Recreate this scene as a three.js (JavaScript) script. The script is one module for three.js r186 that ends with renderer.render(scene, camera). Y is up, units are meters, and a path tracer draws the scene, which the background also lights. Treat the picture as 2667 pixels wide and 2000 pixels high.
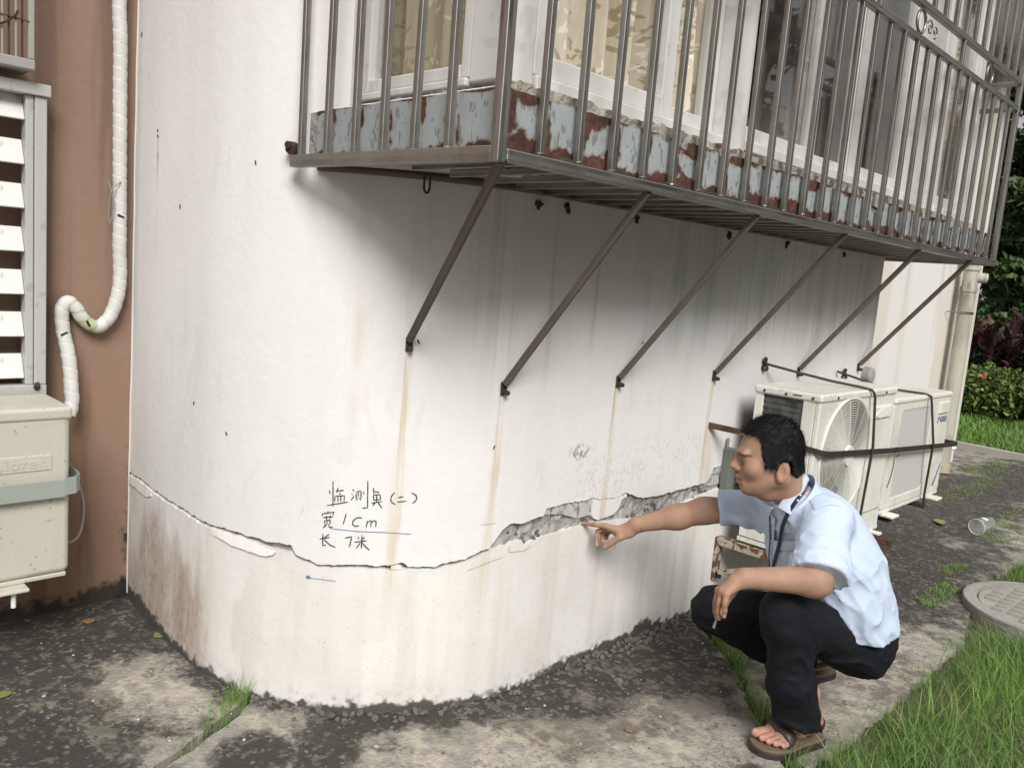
import * as THREE from 'three';
import { RoundedBoxGeometry } from 'three/addons/geometries/RoundedBoxGeometry.js';
import { TextGeometry } from 'three/addons/geometries/TextGeometry.js';
import { FontLoader } from 'three/addons/loaders/FontLoader.js';
import { mergeGeometries } from 'three/addons/utils/BufferGeometryUtils.js';

// ---------- camera, sky, sun, exposure ----------
const scene = new THREE.Scene();
const renderer = new THREE.WebGLRenderer({ antialias: true });
renderer.toneMapping = THREE.LinearToneMapping;
renderer.toneMappingExposure = 2.6;
renderer.shadowMap.enabled = true;
const camera = new THREE.PerspectiveCamera(49.89, 1024 / 767, 0.05, 300);
camera.position.set(0, 1.45, 0);
camera.quaternion.setFromRotationMatrix(new THREE.Matrix4().makeBasis(
  new THREE.Vector3(0.7056, 0.0811, 0.7040), new THREE.Vector3(0.0390, 0.9874, -0.1530), new THREE.Vector3(-0.7076, 0.1355, 0.6936)));
camera.quaternion.normalize();
{ // overcast sky: brighter overhead, broken by soft cloud texture, the same all the way round
  const W = 256, Hh = 128, d = new Float32Array(W * Hh * 4);
  for (let j = 0; j < Hh; j++) for (let i = 0; i < W; i++) {
    const el = ((j + 0.5) / Hh - 0.5) * Math.PI, az = (i + 0.5) / W * Math.PI * 2, s = Math.sin(el), k = (j * W + i) * 4;
    let L = s > 0 ? (1 + 2 * s) / 3 : 0.12;
    if (s > 0) L *= 1 + 0.07 * Math.sin(az * 3 + s * 9) * Math.sin(az * 5 - s * 14 + 1.3) * Math.cos(el);
    L *= 0.40;
    d[k] = L * 0.98; d[k + 1] = L * 0.99; d[k + 2] = L * 1.0; d[k + 3] = 1;
  }
  const t = new THREE.DataTexture(d, W, Hh, THREE.RGBAFormat, THREE.FloatType);
  t.mapping = THREE.EquirectangularReflectionMapping; t.magFilter = t.minFilter = THREE.LinearFilter; t.needsUpdate = true;
  scene.background = t; scene.environment = t;
}
const sun = new THREE.DirectionalLight(new THREE.Color(1, 0.982, 0.96), 1.5);
sun.position.set(2.2 - 6.3, 9.6, -1.6 + 9.6); sun.target.position.set(2.2, 0, -1.6);
sun.castShadow = true; sun.shadow.radius = 48; sun.shadow.mapSize.set(2048, 2048);
Object.assign(sun.shadow.camera, { left: -12, right: 12, top: 12, bottom: -12, near: 0.5, far: 40 });
scene.add(sun, sun.target);

// ---------- helpers ----------
let seed = 12345;
const rnd = () => { seed |= 0; seed = seed + 0x6D2B79F5 | 0; let t = Math.imul(seed ^ seed >>> 15, 1 | seed); t = t + Math.imul(t ^ t >>> 7, 61 | t) ^ t; return ((t ^ t >>> 14) >>> 0) / 4294967296; };
const rr = (a, b) => a + (b - a) * rnd();
const V = (x, y, z) => new THREE.Vector3(x, y, z);
const clamp = (x, a = 0, b = 1) => x < a ? a : x > b ? b : x;
const sst = (a, b, x) => { const t = clamp((x - a) / (b - a)); return t * t * (3 - 2 * t); };
const mix = (a, b, t) => a + (b - a) * t;
const PERM = new Uint8Array(512), GRAD = new Float32Array(256);
for (let i = 0; i < 256; i++) { PERM[i] = i; GRAD[i] = rnd(); }
for (let i = 255; i > 0; i--) { const j = Math.floor(rnd() * (i + 1)); const t = PERM[i]; PERM[i] = PERM[j]; PERM[j] = t; }
for (let i = 0; i < 256; i++) PERM[i + 256] = PERM[i];
function n2(x, y) { // value noise 0..1
  const xi = Math.floor(x), yi = Math.floor(y); let fx = x - xi, fy = y - yi;
  fx = fx * fx * (3 - 2 * fx); fy = fy * fy * (3 - 2 * fy);
  const a = PERM[xi & 255], b = PERM[(xi + 1) & 255], y0 = yi & 255, y1 = (yi + 1) & 255;
  const p = GRAD[PERM[a + y0]], q = GRAD[PERM[b + y0]], r = GRAD[PERM[a + y1]], s = GRAD[PERM[b + y1]];
  return p + (q - p) * fx + (r - p + (p - q - r + s) * fx) * fy;
}
function fb(x, y, o = 4) { let s = 0, a = 0.5, t = 0; for (let i = 0; i < o; i++) { s += a * n2(x, y); t += a; a *= 0.5; x = x * 2.03 + 17.1; y = y * 2.03 + 9.7; } return s / t; }
function n3(x, y, z) { const zi = Math.floor(z), f = z - zi; return mix(n2(x + zi * 37.7, y + zi * 11.3), n2(x + zi * 37.7 + 37.7, y + zi * 11.3 + 11.3), f * f * (3 - 2 * f)); }
const LUT = new Uint8Array(4097); for (let i = 0; i <= 4096; i++) { const c = i / 4096; LUT[i] = Math.round(255 * (c <= 0.0031308 ? 12.92 * c : 1.055 * Math.pow(c, 1 / 2.4) - 0.055)); }
const enc = (c) => LUT[clamp(c) * 4096 | 0];
// colour texture from fn(u in metres, v in metres, out) with linear colour in out[0..2]
function colorTex(w, h, mw, mh, fn, wrap) {
  const d = new Uint8Array(w * h * 4), o = [0, 0, 0];
  for (let j = 0; j < h; j++) for (let i = 0; i < w; i++) { fn((i + 0.5) / w * mw, (j + 0.5) / h * mh, o); const k = (j * w + i) * 4; d[k] = enc(o[0]); d[k + 1] = enc(o[1]); d[k + 2] = enc(o[2]); d[k + 3] = 255; }
  return fin(new THREE.DataTexture(d, w, h), wrap, true);
}
function grayTex(w, h, mw, mh, fn, wrap) {
  const d = new Uint8Array(w * h * 4);
  for (let j = 0; j < h; j++) for (let i = 0; i < w; i++) { const v = clamp(fn((i + 0.5) / w * mw, (j + 0.5) / h * mh)) * 255, k = (j * w + i) * 4; d[k] = d[k + 1] = d[k + 2] = v; d[k + 3] = 255; }
  return fin(new THREE.DataTexture(d, w, h), wrap, false);
}
function fin(t, wrap, srgb) {
  t.magFilter = THREE.LinearFilter; t.minFilter = THREE.LinearMipmapLinearFilter; t.generateMipmaps = true;
  t.wrapS = t.wrapT = wrap || THREE.RepeatWrapping; if (srgb) t.colorSpace = THREE.SRGBColorSpace; t.needsUpdate = true; return t;
}
const C = (r, g, b) => new THREE.Color().setRGB(r, g, b);
const mat = (r, g, b, rough = 0.7, metal = 0, extra = {}) => new THREE.MeshPhysicalMaterial({ color: C(r, g, b), roughness: rough, metalness: metal, side: THREE.DoubleSide, ...extra });
const used = {};
function numbered(n) { used[n] = (used[n] || 0) + 1; return used[n] === 1 ? n : n + '_' + String(used[n] - 1).padStart(3, '0'); }
function thing(name, label, category, pos = [0, 0, 0], group, parent = scene) {
  const o = new THREE.Group(); o.name = numbered(name); o.position.set(...pos); o.userData = { label, category }; if (group) o.userData.group = group; parent.add(o); return o;
}
function part(name, geo, m, parent, label) { const o = new THREE.Mesh(geo, m); o.name = name; o.castShadow = o.receiveShadow = true; if (label) o.userData.label = label; parent.add(o); return o; }
function solo(name, geo, m, label, category, group) { const o = part(numbered(name), geo, m, scene); o.userData = { label, category }; if (group) o.userData.group = group; return o; }
function struct(name, geo, m) { const o = part(numbered(name), geo, m, scene); o.userData = { kind: 'structure' }; return o; }
function box(x0, x1, y0, y1, z0, z1) { const g = new THREE.BoxGeometry(x1 - x0, y1 - y0, z1 - z0); g.translate((x0 + x1) / 2, (y0 + y1) / 2, (z0 + z1) / 2); return uvBox(g); }
function rbox(x0, x1, y0, y1, z0, z1, r = 0.01, seg = 3) { const g = new RoundedBoxGeometry(x1 - x0, y1 - y0, z1 - z0, seg, r); g.translate((x0 + x1) / 2, (y0 + y1) / 2, (z0 + z1) / 2); return uvBox(g); }
function uvBox(g) { // uv in metres from the dominant axis
  const p = g.attributes.position, n = g.attributes.normal, uv = new Float32Array(p.count * 2);
  for (let i = 0; i < p.count; i++) { const x = p.getX(i), y = p.getY(i), z = p.getZ(i), a = Math.abs(n.getX(i)), b = Math.abs(n.getY(i)), c = Math.abs(n.getZ(i));
    if (a >= b && a >= c) { uv[2 * i] = z; uv[2 * i + 1] = y; } else if (b >= c) { uv[2 * i] = x; uv[2 * i + 1] = z; } else { uv[2 * i] = x; uv[2 * i + 1] = y; } }
  g.setAttribute('uv', new THREE.BufferAttribute(uv, 2)); return g;
}
function bar(a, b, w, h = w, roll = 0) { // rectangular bar from a to b with softened edges
  const d = b.clone().sub(a), L = d.length(), g = new RoundedBoxGeometry(w, L, h, 1, Math.min(w, h) * 0.12); uvBox(g);
  const q = new THREE.Quaternion().setFromUnitVectors(V(0, 1, 0), d.normalize()); g.rotateY(roll); g.applyQuaternion(q); const c = a.clone().add(b).multiplyScalar(0.5); g.translate(c.x, c.y, c.z); return g;
}
function tube(pts, r, seg = 8, n = 0, tension = 0.5) { const c = new THREE.CatmullRomCurve3(pts, false, 'centripetal', tension); return new THREE.TubeGeometry(c, n || pts.length * 8, r, seg, false); }
function polyTube(pts, r, seg = 8) { const c = new THREE.CurvePath(); for (let i = 0; i + 1 < pts.length; i++) c.add(new THREE.LineCurve3(pts[i], pts[i + 1])); return new THREE.TubeGeometry(c, pts.length * 6, r, seg, false); }
function merge(list) { return mergeGeometries(list.map((g) => { const h = g.index ? g.toNonIndexed() : g.clone(); for (const k of Object.keys(h.attributes)) if (!['position', 'normal', 'uv', 'color'].includes(k)) h.deleteAttribute(k); return h; })); }
function jitter(g, amp, f) { // uneven surface, by position noise
  const p = g.attributes.position; for (let i = 0; i < p.count; i++) { const x = p.getX(i), y = p.getY(i), z = p.getZ(i); p.setXYZ(i, x + amp * (n3(x * f, y * f, z * f) - 0.5), y + amp * (n3(y * f + 5, z * f, x * f) - 0.5), z + amp * (n3(z * f + 9, x * f, y * f) - 0.5)); } g.computeVertexNormals(); return g;
}
const lerpAt = (arr, s) => { if (s <= arr[0][0]) return arr[0][1]; for (let i = 1; i < arr.length; i++) if (s <= arr[i][0]) { const [a, p] = arr[i - 1], [b, q] = arr[i]; return b === a ? q : mix(p, q, (s - a) / (b - a)); } return arr[arr.length - 1][1]; };

// ---------- shared materials ----------
const rustTex = colorTex(512, 512, 0.5, 0.5, (x, y, o) => { const a = fb(x * 60, y * 60, 5), b = fb(x * 22 + 5, y * 22, 4); const t = sst(0.35, 0.7, a * 0.5 + b * 0.5); o[0] = mix(0.035, 0.11, t) + 0.015 * a; o[1] = mix(0.024, 0.052, t); o[2] = mix(0.02, 0.03, t); });
const rustBump = grayTex(512, 512, 0.5, 0.5, (x, y) => fb(x * 90, y * 90, 4));
const steelTex = colorTex(512, 512, 0.5, 0.5, (x, y, o) => { const g = 0.31 + 0.26 * (fb(x * 8, y * 5, 4) - 0.5) + 0.08 * (fb(x * 90, y * 60, 3) - 0.5), r = sst(0.68, 0.86, fb(x * 40 + 3, y * 11, 4)) * 0.8; o[0] = mix(g * 1.02, 0.13, r); o[1] = mix(g * 0.965, 0.075, r); o[2] = mix(g * 0.885, 0.045, r); });
const steelRough = grayTex(256, 256, 0.5, 0.5, (x, y) => 0.16 + 0.5 * fb(x * 24, y * 12, 4));
const M = {
  rust: mat(1, 1, 1, 0.95, 0, { map: rustTex, bumpMap: rustBump, bumpScale: 0.003 }),
  steel: mat(1, 1, 1, 1, 0.92, { map: steelTex, roughnessMap: steelRough }),
  darkIron: mat(0.05, 0.038, 0.033, 0.75, 0.2),
  white: mat(0.74, 0.73, 0.70, 0.35),
  glass: mat(0.98, 0.985, 0.98, 0.02, 0, { transmission: 1, thickness: 0, ior: 1.5 }),
};
for (const m of [M.rust]) { m.map.repeat.set(2, 2); m.bumpMap.repeat.set(2, 2); }
M.steel.map.repeat.set(1.3, 1.3); M.steel.roughnessMap.repeat.set(1.3, 1.3);
const font = await new FontLoader().loadAsync('fonts/droid/droid_sans_bold.typeface.json');
// ---------- the building: rounded bay, brown wall, set-back wall, bay window ----------
const CX = 2.0113, CZ = -2.6474, CR = 0.7952, ZF = -1.8522, ZB = -3.3303, XL = 1.2161, L1 = CZ - ZB, S2 = L1 + CR * Math.PI / 2, XE = 4.80, SE = S2 + XE - CX;
function wp(s, y, off = 0) {
  if (s < L1) return V(XL + 0.033 * Math.max(0, 1 - s / 0.5) ** 2 - off, y, ZB + s);
  if (s < S2) { const t = (s - L1) / CR; return V(CX - (CR + off) * Math.cos(t), y, CZ + (CR + off) * Math.sin(t)); }
  return V(CX + s - S2, y, ZF + off);
}
const wn = (s) => s < L1 ? V(-1, 0, 0) : s < S2 ? V(-Math.cos((s - L1) / CR), 0, Math.sin((s - L1) / CR)) : V(0, 0, 1);
const UP = [[0, .53], [.07, .528], [.132, .538], [.284, .536], [.426, .534], [.531, .534], [.63, .533], [.768, .531], [.845, .539], [.912, .536], [.972, .535], [1.02, .533], [1.053, .533], [1.091, .537], [1.131, .532], [1.136, .51], [1.153, .499], [1.194, .493], [1.212, .484], [1.268, .488], [1.333, .493], [1.399, .494], [1.453, .497], [1.482, .508], [1.502, .494], [1.547, .49], [1.593, .489], [1.621, .5], [1.681, .506], [1.736, .524], [1.745, .53], [1.782, .533], [1.788, .547], [1.817, .579], [1.855, .61], [1.912, .602], [1.969, .609], [2.021, .614], [2.032, .636], [2.072, .639], [2.142, .642], [2.215, .638], [2.285, .639], [2.337, .628], [2.41, .62], [2.507, .627], [2.543, .616], [2.607, .595], [2.698, .588], [2.79, .591], [2.935, .595], [3.059, .596], [3.094, .603], [3.131, .658], [3.196, .663], [3.215, .57], [3.3, .56], [4.72, .55]];
const LO = [[0, .525], [.071, .523], [.132, .533], [.284, .53], [.427, .526], [.531, .526], [.631, .525], [.768, .524], [.845, .531], [.912, .527], [.972, .525], [1.021, .519], [1.054, .512], [1.08, .511], [1.123, .513], [1.141, .5], [1.16, .49], [1.195, .483], [1.212, .476], [1.268, .48], [1.334, .486], [1.399, .488], [1.453, .485], [1.483, .488], [1.503, .486], [1.548, .484], [1.593, .482], [1.622, .49], [1.682, .498], [1.737, .514], [1.783, .524], [1.838, .535], [1.877, .543], [1.919, .543], [1.938, .521], [1.953, .527], [1.998, .533], [2.072, .537], [2.142, .539], [2.236, .541], [2.288, .545], [2.335, .541], [2.424, .53], [2.533, .52], [2.712, .508], [2.948, .529], [3.101, .546], [3.21, .556], [3.3, .552], [4.72, .542]];
const footS = [[1.46, 1.206], [1.784, 1.077], [2.367, 1.081], [3.038, 1.081], [3.824, 1.075], [4.552, 1.08]];
const TW = 2048, TH = 1536, MW = 4.8, MH = 3.6;
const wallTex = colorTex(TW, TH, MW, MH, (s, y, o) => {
  const big = fb(s * 1.3, y * 1.1, 4), mid = fb(s * 7 + 3, y * 5, 4), fine = n2(s * 160, y * 160);
  let v = 0.735 + 0.05 * (big - 0.5) + 0.035 * (mid - 0.5) + 0.02 * (fine - 0.5), r = v * 1.005, g = v * 0.982, b = v * 0.958;
  const tint = (k, R, G, B) => { k = clamp(k); r = mix(r, R, k); g = mix(g, G, k); b = mix(b, B, k); };
  { const pz = fb(s * 2.1 + 60, y * 2.6 + 20, 4), k = sst(0.55, 0.60, pz) * 0.25 + sst(0.41, 0.38, pz) * 0.2; r = mix(r, r * 0.965, k); g = mix(g, g * 0.965, k); b = mix(b, b * 0.955, k); const sc = sst(0.74, 0.77, n2(s * 38 + 4 * fb(s * 6, y * 6, 2), y * 7)) * sst(0.6, 0.7, fb(s * 4 + 33, y * 4, 3)); tint(sc * 0.12, 0.5, 0.47, 0.43); }
  // vertical rain-washed dirt streaks, ragged ends, with some of the guard's shade painted in
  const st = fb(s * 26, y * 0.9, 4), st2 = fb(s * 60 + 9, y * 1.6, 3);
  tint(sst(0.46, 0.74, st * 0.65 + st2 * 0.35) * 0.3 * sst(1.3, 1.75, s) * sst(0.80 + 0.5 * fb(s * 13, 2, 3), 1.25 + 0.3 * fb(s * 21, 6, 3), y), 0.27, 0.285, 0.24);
  tint(sst(0.5, 0.85, fb(s * 11 + 7, y * 0.7, 4)) * 0.10, 0.52, 0.49, 0.44);
  // grey damp streaks low on the right of the bay
  tint(sst(0.50, 0.72, fb(s * 17 + 40, y * 1.3, 4)) * 0.28 * sst(2.3, 3.0, s) * (1 - sst(0.3, 0.5, y)), 0.34, 0.33, 0.30);
  tint(sst(0.55, 0.75, fb(s * 20 + 80, y * 1.1, 4)) * 0.16 * sst(1.0, 1.4, s) * (1 - sst(0.4, 0.5, y)), 0.52, 0.46, 0.38);
  // rust runs from the strut feet and from the first floor anchors
  for (let i = 0; i < 6; i++) { const [fs, fy] = footS[i]; if (y > fy + 0.01 || Math.abs(s - fs) > 0.09) continue;
    const w = 0.010 + 0.018 * (fy - y) + 0.006 * n2(y * 30, i * 7), c = fs - 0.02 * (fy - y) + 0.006 * (n2(y * 6, i * 3.3) - 0.5), d = Math.abs(s - c) / w;
    const a = (1 - sst(0.1, 1.35, d)) * clamp(0.05 + 1.1 * (fb(s * 120, y * 4 + i * 3, 3) - 0.25)) * (0.25 + 0.75 * sst(0.3, 0.62, y)) * (0.45 + 0.9 * n2(y * 5 + i, 3.3)); tint(a * (i < 4 ? 1.25 : 0.5), 0.54, 0.41, 0.21);
    tint((1 - sst(0.2, 0.7, Math.abs(s - c + 0.006) / (w * 0.35))) * 0.55 * (1 - sst(0, 0.6, fy - y)) * n2(s * 200, y * 9), 0.30, 0.17, 0.08); }
  { const d = Math.abs(s - 1.30 - 0.01 * n2(y * 4, 1)); if (d < 0.03 && y < 1.72 && y > 0.9) tint((1 - d / 0.03) * 0.35 * n2(y * 12, 4), 0.5, 0.40, 0.24); }
  { const d = Math.abs(s - 0.272); if (d < 0.015 && y < 1.82 && y > 1.6) tint((1 - d / 0.015) * 0.6 * sst(1.6, 1.75, y) * (0.5 + n2(y * 40, 2)), 0.34, 0.2, 0.1); }
  { const d = Math.abs(s - 3.07); if (d < 0.05 && y < 0.86 && y > 0.6) tint((1 - d / 0.05) * 0.5 * fb(s * 60, y * 6, 3) * 1.5, 0.46, 0.34, 0.18); }
  // brown soil stain, lower left
  { const e = fb(s * 9, y * 3.2, 5), edge = 0.44 - 0.30 * Math.pow(Math.abs(s - 0.42) / 0.42, 2.2);
    const a = sst(-0.07, 0.10, edge - y + 0.34 * (e - 0.5)) * (1 - sst(0.66, 0.92, s + 0.25 * (e - 0.5))); tint(a * (0.3 + 0.55 * fb(s * 22, y * 7, 4)), 0.30, 0.19, 0.115);
    tint(a * sst(0.52, 0.7, fb(s * 60, y * 40, 4)) * 0.25, 0.14, 0.09, 0.06); }
  tint(sst(0.56, 0.72, fb(s * 13, y * 4, 4)) * 0.3 * (1 - sst(0.7, 1.3, s)) * (1 - sst(0.3, 0.62, y)), 0.36, 0.29, 0.24);
  // lower band is older, yellowed paint below the crack
  if (y < lerpAt(LO, s) + 0.004) { r *= 0.985; g *= 0.975; b *= 0.955; tint(sst(0.42, 0.7, fb(s * 5, y * 6 + 3, 4)) * 0.2, 0.58, 0.53, 0.45); tint(sst(0.5, 0.75, fb(s * 19 + 5, y * 2.2, 4)) * 0.14, 0.42, 0.40, 0.36); }
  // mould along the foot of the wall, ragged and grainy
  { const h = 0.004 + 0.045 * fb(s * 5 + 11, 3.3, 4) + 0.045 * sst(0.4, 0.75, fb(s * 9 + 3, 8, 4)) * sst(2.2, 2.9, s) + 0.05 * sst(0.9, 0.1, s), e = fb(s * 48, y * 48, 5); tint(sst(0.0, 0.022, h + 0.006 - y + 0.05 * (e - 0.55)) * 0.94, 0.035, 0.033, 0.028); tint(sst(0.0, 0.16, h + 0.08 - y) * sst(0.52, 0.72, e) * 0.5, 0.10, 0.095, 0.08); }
  // pits and flecks
  { const cx = Math.floor(s * 70), cy = Math.floor(y * 55), h = n2(cx * 7.31 + 0.5, cy * 3.77 + 0.5); if (h > 0.86 + 0.2 * (fb(s * 3, y * 5, 2) - 0.5) && y < 0.5) { const px = (cx + 0.25 + 0.5 * n2(cx * 1.7, cy * 9.1)) / 70, py = (cy + 0.3 + 0.4 * n2(cx * 5.1, cy * 2.3)) / 55, d = Math.hypot((s - px) * 1.3, (y - py) * 0.8); tint((1 - sst(0.0005, 0.0014 + 0.002 * n2(cx * 3.3, cy * 8.1), d)) * 0.6, 0.12, 0.09, 0.06); } }
  // peeling paint flecks above the crack
  { const e = fb(s * 85, y * 70, 4); tint(sst(0.66, 0.69, e) * 0.32 * sst(2.0, 2.3, s) * (1 - sst(3.0, 3.2, s)) * sst(0.6, 0.68, y) * (1 - sst(0.78, 0.9, y)), 0.40, 0.37, 0.34); }
  { const d = Math.hypot((s - 2.19) / 0.06, (y - 0.825) / 0.03); if (d < 1.3) tint(sst(0.52, 0.6, fb(s * 110, y * 110, 3)) * (1 - sst(0.6, 1.2, d)), 0.34, 0.32, 0.30); }
  o[0] = r; o[1] = g; o[2] = b;
}, THREE.ClampToEdgeWrapping);
const wallBump = grayTex(1024, 768, MW, MH, (s, y) => 0.5 + 0.22 * (fb(s * 60, y * 60, 4) - 0.5) + 0.35 * (fb(s * 9 + 2 * fb(s * 3, y * 3, 2), y * 5, 4) - 0.5) + 0.35 * (fb(s * 2.6, y * 2.2, 3) - 0.5), THREE.ClampToEdgeWrapping);
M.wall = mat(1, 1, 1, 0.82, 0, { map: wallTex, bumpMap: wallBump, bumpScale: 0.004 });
const concTex = colorTex(512, 512, 0.5, 0.5, (x, y, o) => { const a = fb(x * 40, y * 40, 5), b = fb(x * 150, y * 150, 3), c = fb(x * 12 + 7, y * 12, 3); const v = 0.21 + 0.22 * a + 0.14 * (b - 0.5) + 0.10 * (c - 0.5); o[0] = v * 1.02; o[1] = v * 0.97; o[2] = v * 0.89; });
const concBump = grayTex(512, 512, 0.5, 0.5, (x, y) => fb(x * 50, y * 50, 5));
M.core = mat(1, 1, 1, 0.95, 0, { map: concTex, bumpMap: concBump, bumpScale: 0.012 }); for (const t of [concTex, concBump]) t.repeat.set(2, 2);

// a sheet of plaster on the wall between two edges, with real thickness at every edge
function plaster(s0, s1, lo, hi, ds, rows, off, th) {
  const n = Math.max(1, Math.ceil((s1 - s0) / ds)), pos = [], uv = [], idx = [], W = n + 1;
  const ring = [];
  for (let r = 0; r <= rows; r++) for (let i = 0; i <= n; i++) { const s = s0 + (s1 - s0) * i / n, y0 = lo(s), y1 = hi(s), t = Math.pow(r / rows, 1.0), y = mix(y0, y1, t), p = wp(s, y, typeof off === 'function' ? off(s, t) : off); pos.push(p.x, p.y, p.z); uv.push(s / MW, y / MH); }
  for (let r = 0; r < rows; r++) for (let i = 0; i < n; i++) { const a = r * W + i, b = a + 1, c = a + W, d = c + 1; idx.push(a, b, d, a, d, c); }
  const edge = (list, flip) => { const b0 = pos.length / 3; for (const k of list) { pos.push(pos[3 * k], pos[3 * k + 1], pos[3 * k + 2]); uv.push(uv[2 * k], uv[2 * k + 1]); }
    const b1 = pos.length / 3; for (const k of list) { const s = uv[2 * k] * MW, y = uv[2 * k + 1] * MH, p = wp(s, y, -th); pos.push(p.x, p.y, p.z); uv.push(s / MW, y / MH); }
    for (let i = 0; i + 1 < list.length; i++) { const a = b0 + i, b = a + 1, c = b1 + i, d = c + 1; if (flip) idx.push(a, b, d, a, d, c); else idx.push(a, d, b, a, c, d); } };
  const bot = [], top = [], lef = [], rig = []; for (let i = 0; i <= n; i++) { bot.push(i); top.push(rows * W + i); } for (let r = 0; r <= rows; r++) { lef.push(r * W); rig.push(r * W + n); }
  edge(bot, false); edge(top, true); edge(lef, true); edge(rig, false);
  const g = new THREE.BufferGeometry(); g.setAttribute('position', new THREE.Float32BufferAttribute(pos, 3)); g.setAttribute('uv', new THREE.Float32BufferAttribute(uv, 2)); g.setIndex(idx); g.computeVertexNormals(); return g;
}
const ragged = (arr, amp, f, ph) => (s) => lerpAt(arr, s) + amp * (fb(s * f + ph, ph, 3) - 0.5);
const TH_ = 0.026, yU = ragged(UP, 0.010, 75, 1), yL0 = ragged(LO, 0.009, 70, 5), yL = (s) => Math.min(yL0(s), yU(s) - 0.0022) - (s < 1.06 ? 0.002 + 0.006 * fb(s * 14, 4, 3) : s < 1.75 ? 0.001 + 0.005 * fb(s * 16, 4, 3) : 0);
const topY = (s) => s < 1.27 ? 3.6 : 1.742;
const building = thing('building', 'white rendered ground-floor building with rounded corner, brown side wall and barred bay window', 'building');
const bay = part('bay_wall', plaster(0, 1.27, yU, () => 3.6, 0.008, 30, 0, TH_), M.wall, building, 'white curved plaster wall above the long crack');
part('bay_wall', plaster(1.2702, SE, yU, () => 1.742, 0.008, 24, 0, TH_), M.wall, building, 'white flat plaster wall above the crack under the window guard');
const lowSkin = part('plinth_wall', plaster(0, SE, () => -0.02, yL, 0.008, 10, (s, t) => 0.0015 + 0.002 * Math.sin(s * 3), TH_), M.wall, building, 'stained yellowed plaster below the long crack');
part('concrete_core', (() => { const g = plaster(0, SE, () => -0.02, () => 1.72, 0.009, 190, (s, t) => -TH_ + (s < 1.76 ? 0.0005 : 0.013) + (s < 1.76 ? 0.004 : 0.025) * (fb(s * 34, t * 52, 5) - 0.62), TH_ + 0.06); const u = g.attributes.uv; for (let i = 0; i < u.count; i++) u.setXY(i, u.getX(i) * MW, u.getY(i) * MH); return g; })(), M.core, building, 'rough grey concrete showing where the plaster has fallen');
// tiles under the plaster, each its own piece
const tileTex = colorTex(256, 256, 0.25, 0.25, (x, y, o) => { const v = 0.50 + 0.10 * (fb(x * 40, y * 40, 4) - 0.5), k = sst(0.60, 0.64, fb(x * 55 + 3, y * 38, 4)) * 0.6; o[0] = mix(v, 0.16, k); o[1] = mix(v * 0.98, 0.155, k); o[2] = mix(v * 0.93, 0.15, k); });
M.tile = mat(1, 1, 1, 0.45, 0, { map: tileTex }); tileTex.repeat.set(4, 4);
const tb = [[2.022, .611], [2.076, .608], [2.119, .601], [2.186, .582], [2.209, .572], [2.246, .571], [2.276, .574], [2.309, .556]];
const tileEdges = [2.02, 2.064, 2.072, 2.134, 2.144, 2.210, 2.220, 2.284];
for (let k = 0; k < 8; k += 2) { const g = plaster(tileEdges[k], tileEdges[k + 1], (s) => Math.min(lerpAt(tb, s), yU(s) - 0.004), (s) => yU(s) + 0.012, 0.006, 3, -0.009 + 0.001 * k / 2, 0.018); const u = g.attributes.uv; for (let i = 0; i < u.count; i++) u.setXY(i, u.getX(i) * MW, u.getY(i) * MH); part('tile', g, M.tile, bay); }
for (const [a, b, c, d] of [[3.115, 3.155, .575, .62], [3.16, 3.2, .575, .62], [3.125, 3.155, .626, .665], [3.16, 3.198, .626, .668]]) { const g = plaster(a, b, () => c, () => d, 0.006, 2, -0.008, 0.018); const u = g.attributes.uv; for (let i = 0; i < u.count; i++) u.setXY(i, u.getX(i) * MW, u.getY(i) * MH); part('tile', g, M.tile, bay); }
// loose plaster pieces along the crack
const pb = [[2.288, .574], [2.31, .556], [2.334, .547], [2.38, .552], [2.422, .553], [2.455, .575], [2.47, .605], [2.505, .618]];
part('plaster_flake', plaster(2.29, 2.50, (s) => lerpAt(pb, s) + 0.004 * (fb(s * 90, 2, 2) - 0.5), (s) => yU(s) - 0.003, 0.005, 5, 0.0005, 0.018), M.wall, bay);
const fa = [[.759, .52], [.80, .501], [.847, .503], [.906, .491], [.959, .489], [1.042, .485], [1.071, .499], [1.076, .51]];
part('plaster_flake', plaster(.765, 1.074, (s) => Math.min(lerpAt(fa, s) + 0.004 * (fb(s * 80, 8, 2) - 0.5), yL(s) - 0.004), (s) => yL(s) - 0.001, 0.005, 5, (s, t) => 0.004 + 0.006 * (1 - t) * sst(0.76, 0.86, s), 0.003), M.wall, bay, 'lifted curl of plaster under the crack');
part('plaster_flake', plaster(.012, .30, (s) => lerpAt([[0, .484], [.117, .491], [.169, .488], [.24, .489], [.3, .505]], s) + 0.006 * (fb(s * 50, 4, 3) - 0.5), (s) => yL(s) - 0.001, 0.006, 4, (s, t) => 0.0032 + 0.004 * (1 - t), 0.003), M.wall, bay);
const wb = [[1.45, .485], [1.482, .506]]; part('plaster_flake', plaster(1.448, 1.484, () => .484, (s) => lerpAt([[1.448, .494], [1.47, .5], [1.484, .492]], s), 0.005, 3, 0.002, 0.02), M.wall, bay);
// chips of mortar lying in the bottom of the opened crack
for (let k = 0; k < 46; k++) { const s = rr(1.82, 3.1), g = new THREE.IcosahedronGeometry(rr(0.003, 0.010), 0); g.scale(1.3, 0.7, 0.9); g.rotateY(rr(0, 3)); g.rotateX(rr(0, 3)); const p = wp(s, mix(yL(s) + 0.004, Math.min(yU(s) - 0.01, yL(s) + 0.06), rnd() ** 2), -0.012); g.translate(p.x, p.y, p.z); part('mortar_chip', g, M.core, lowSkin); }
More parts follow.
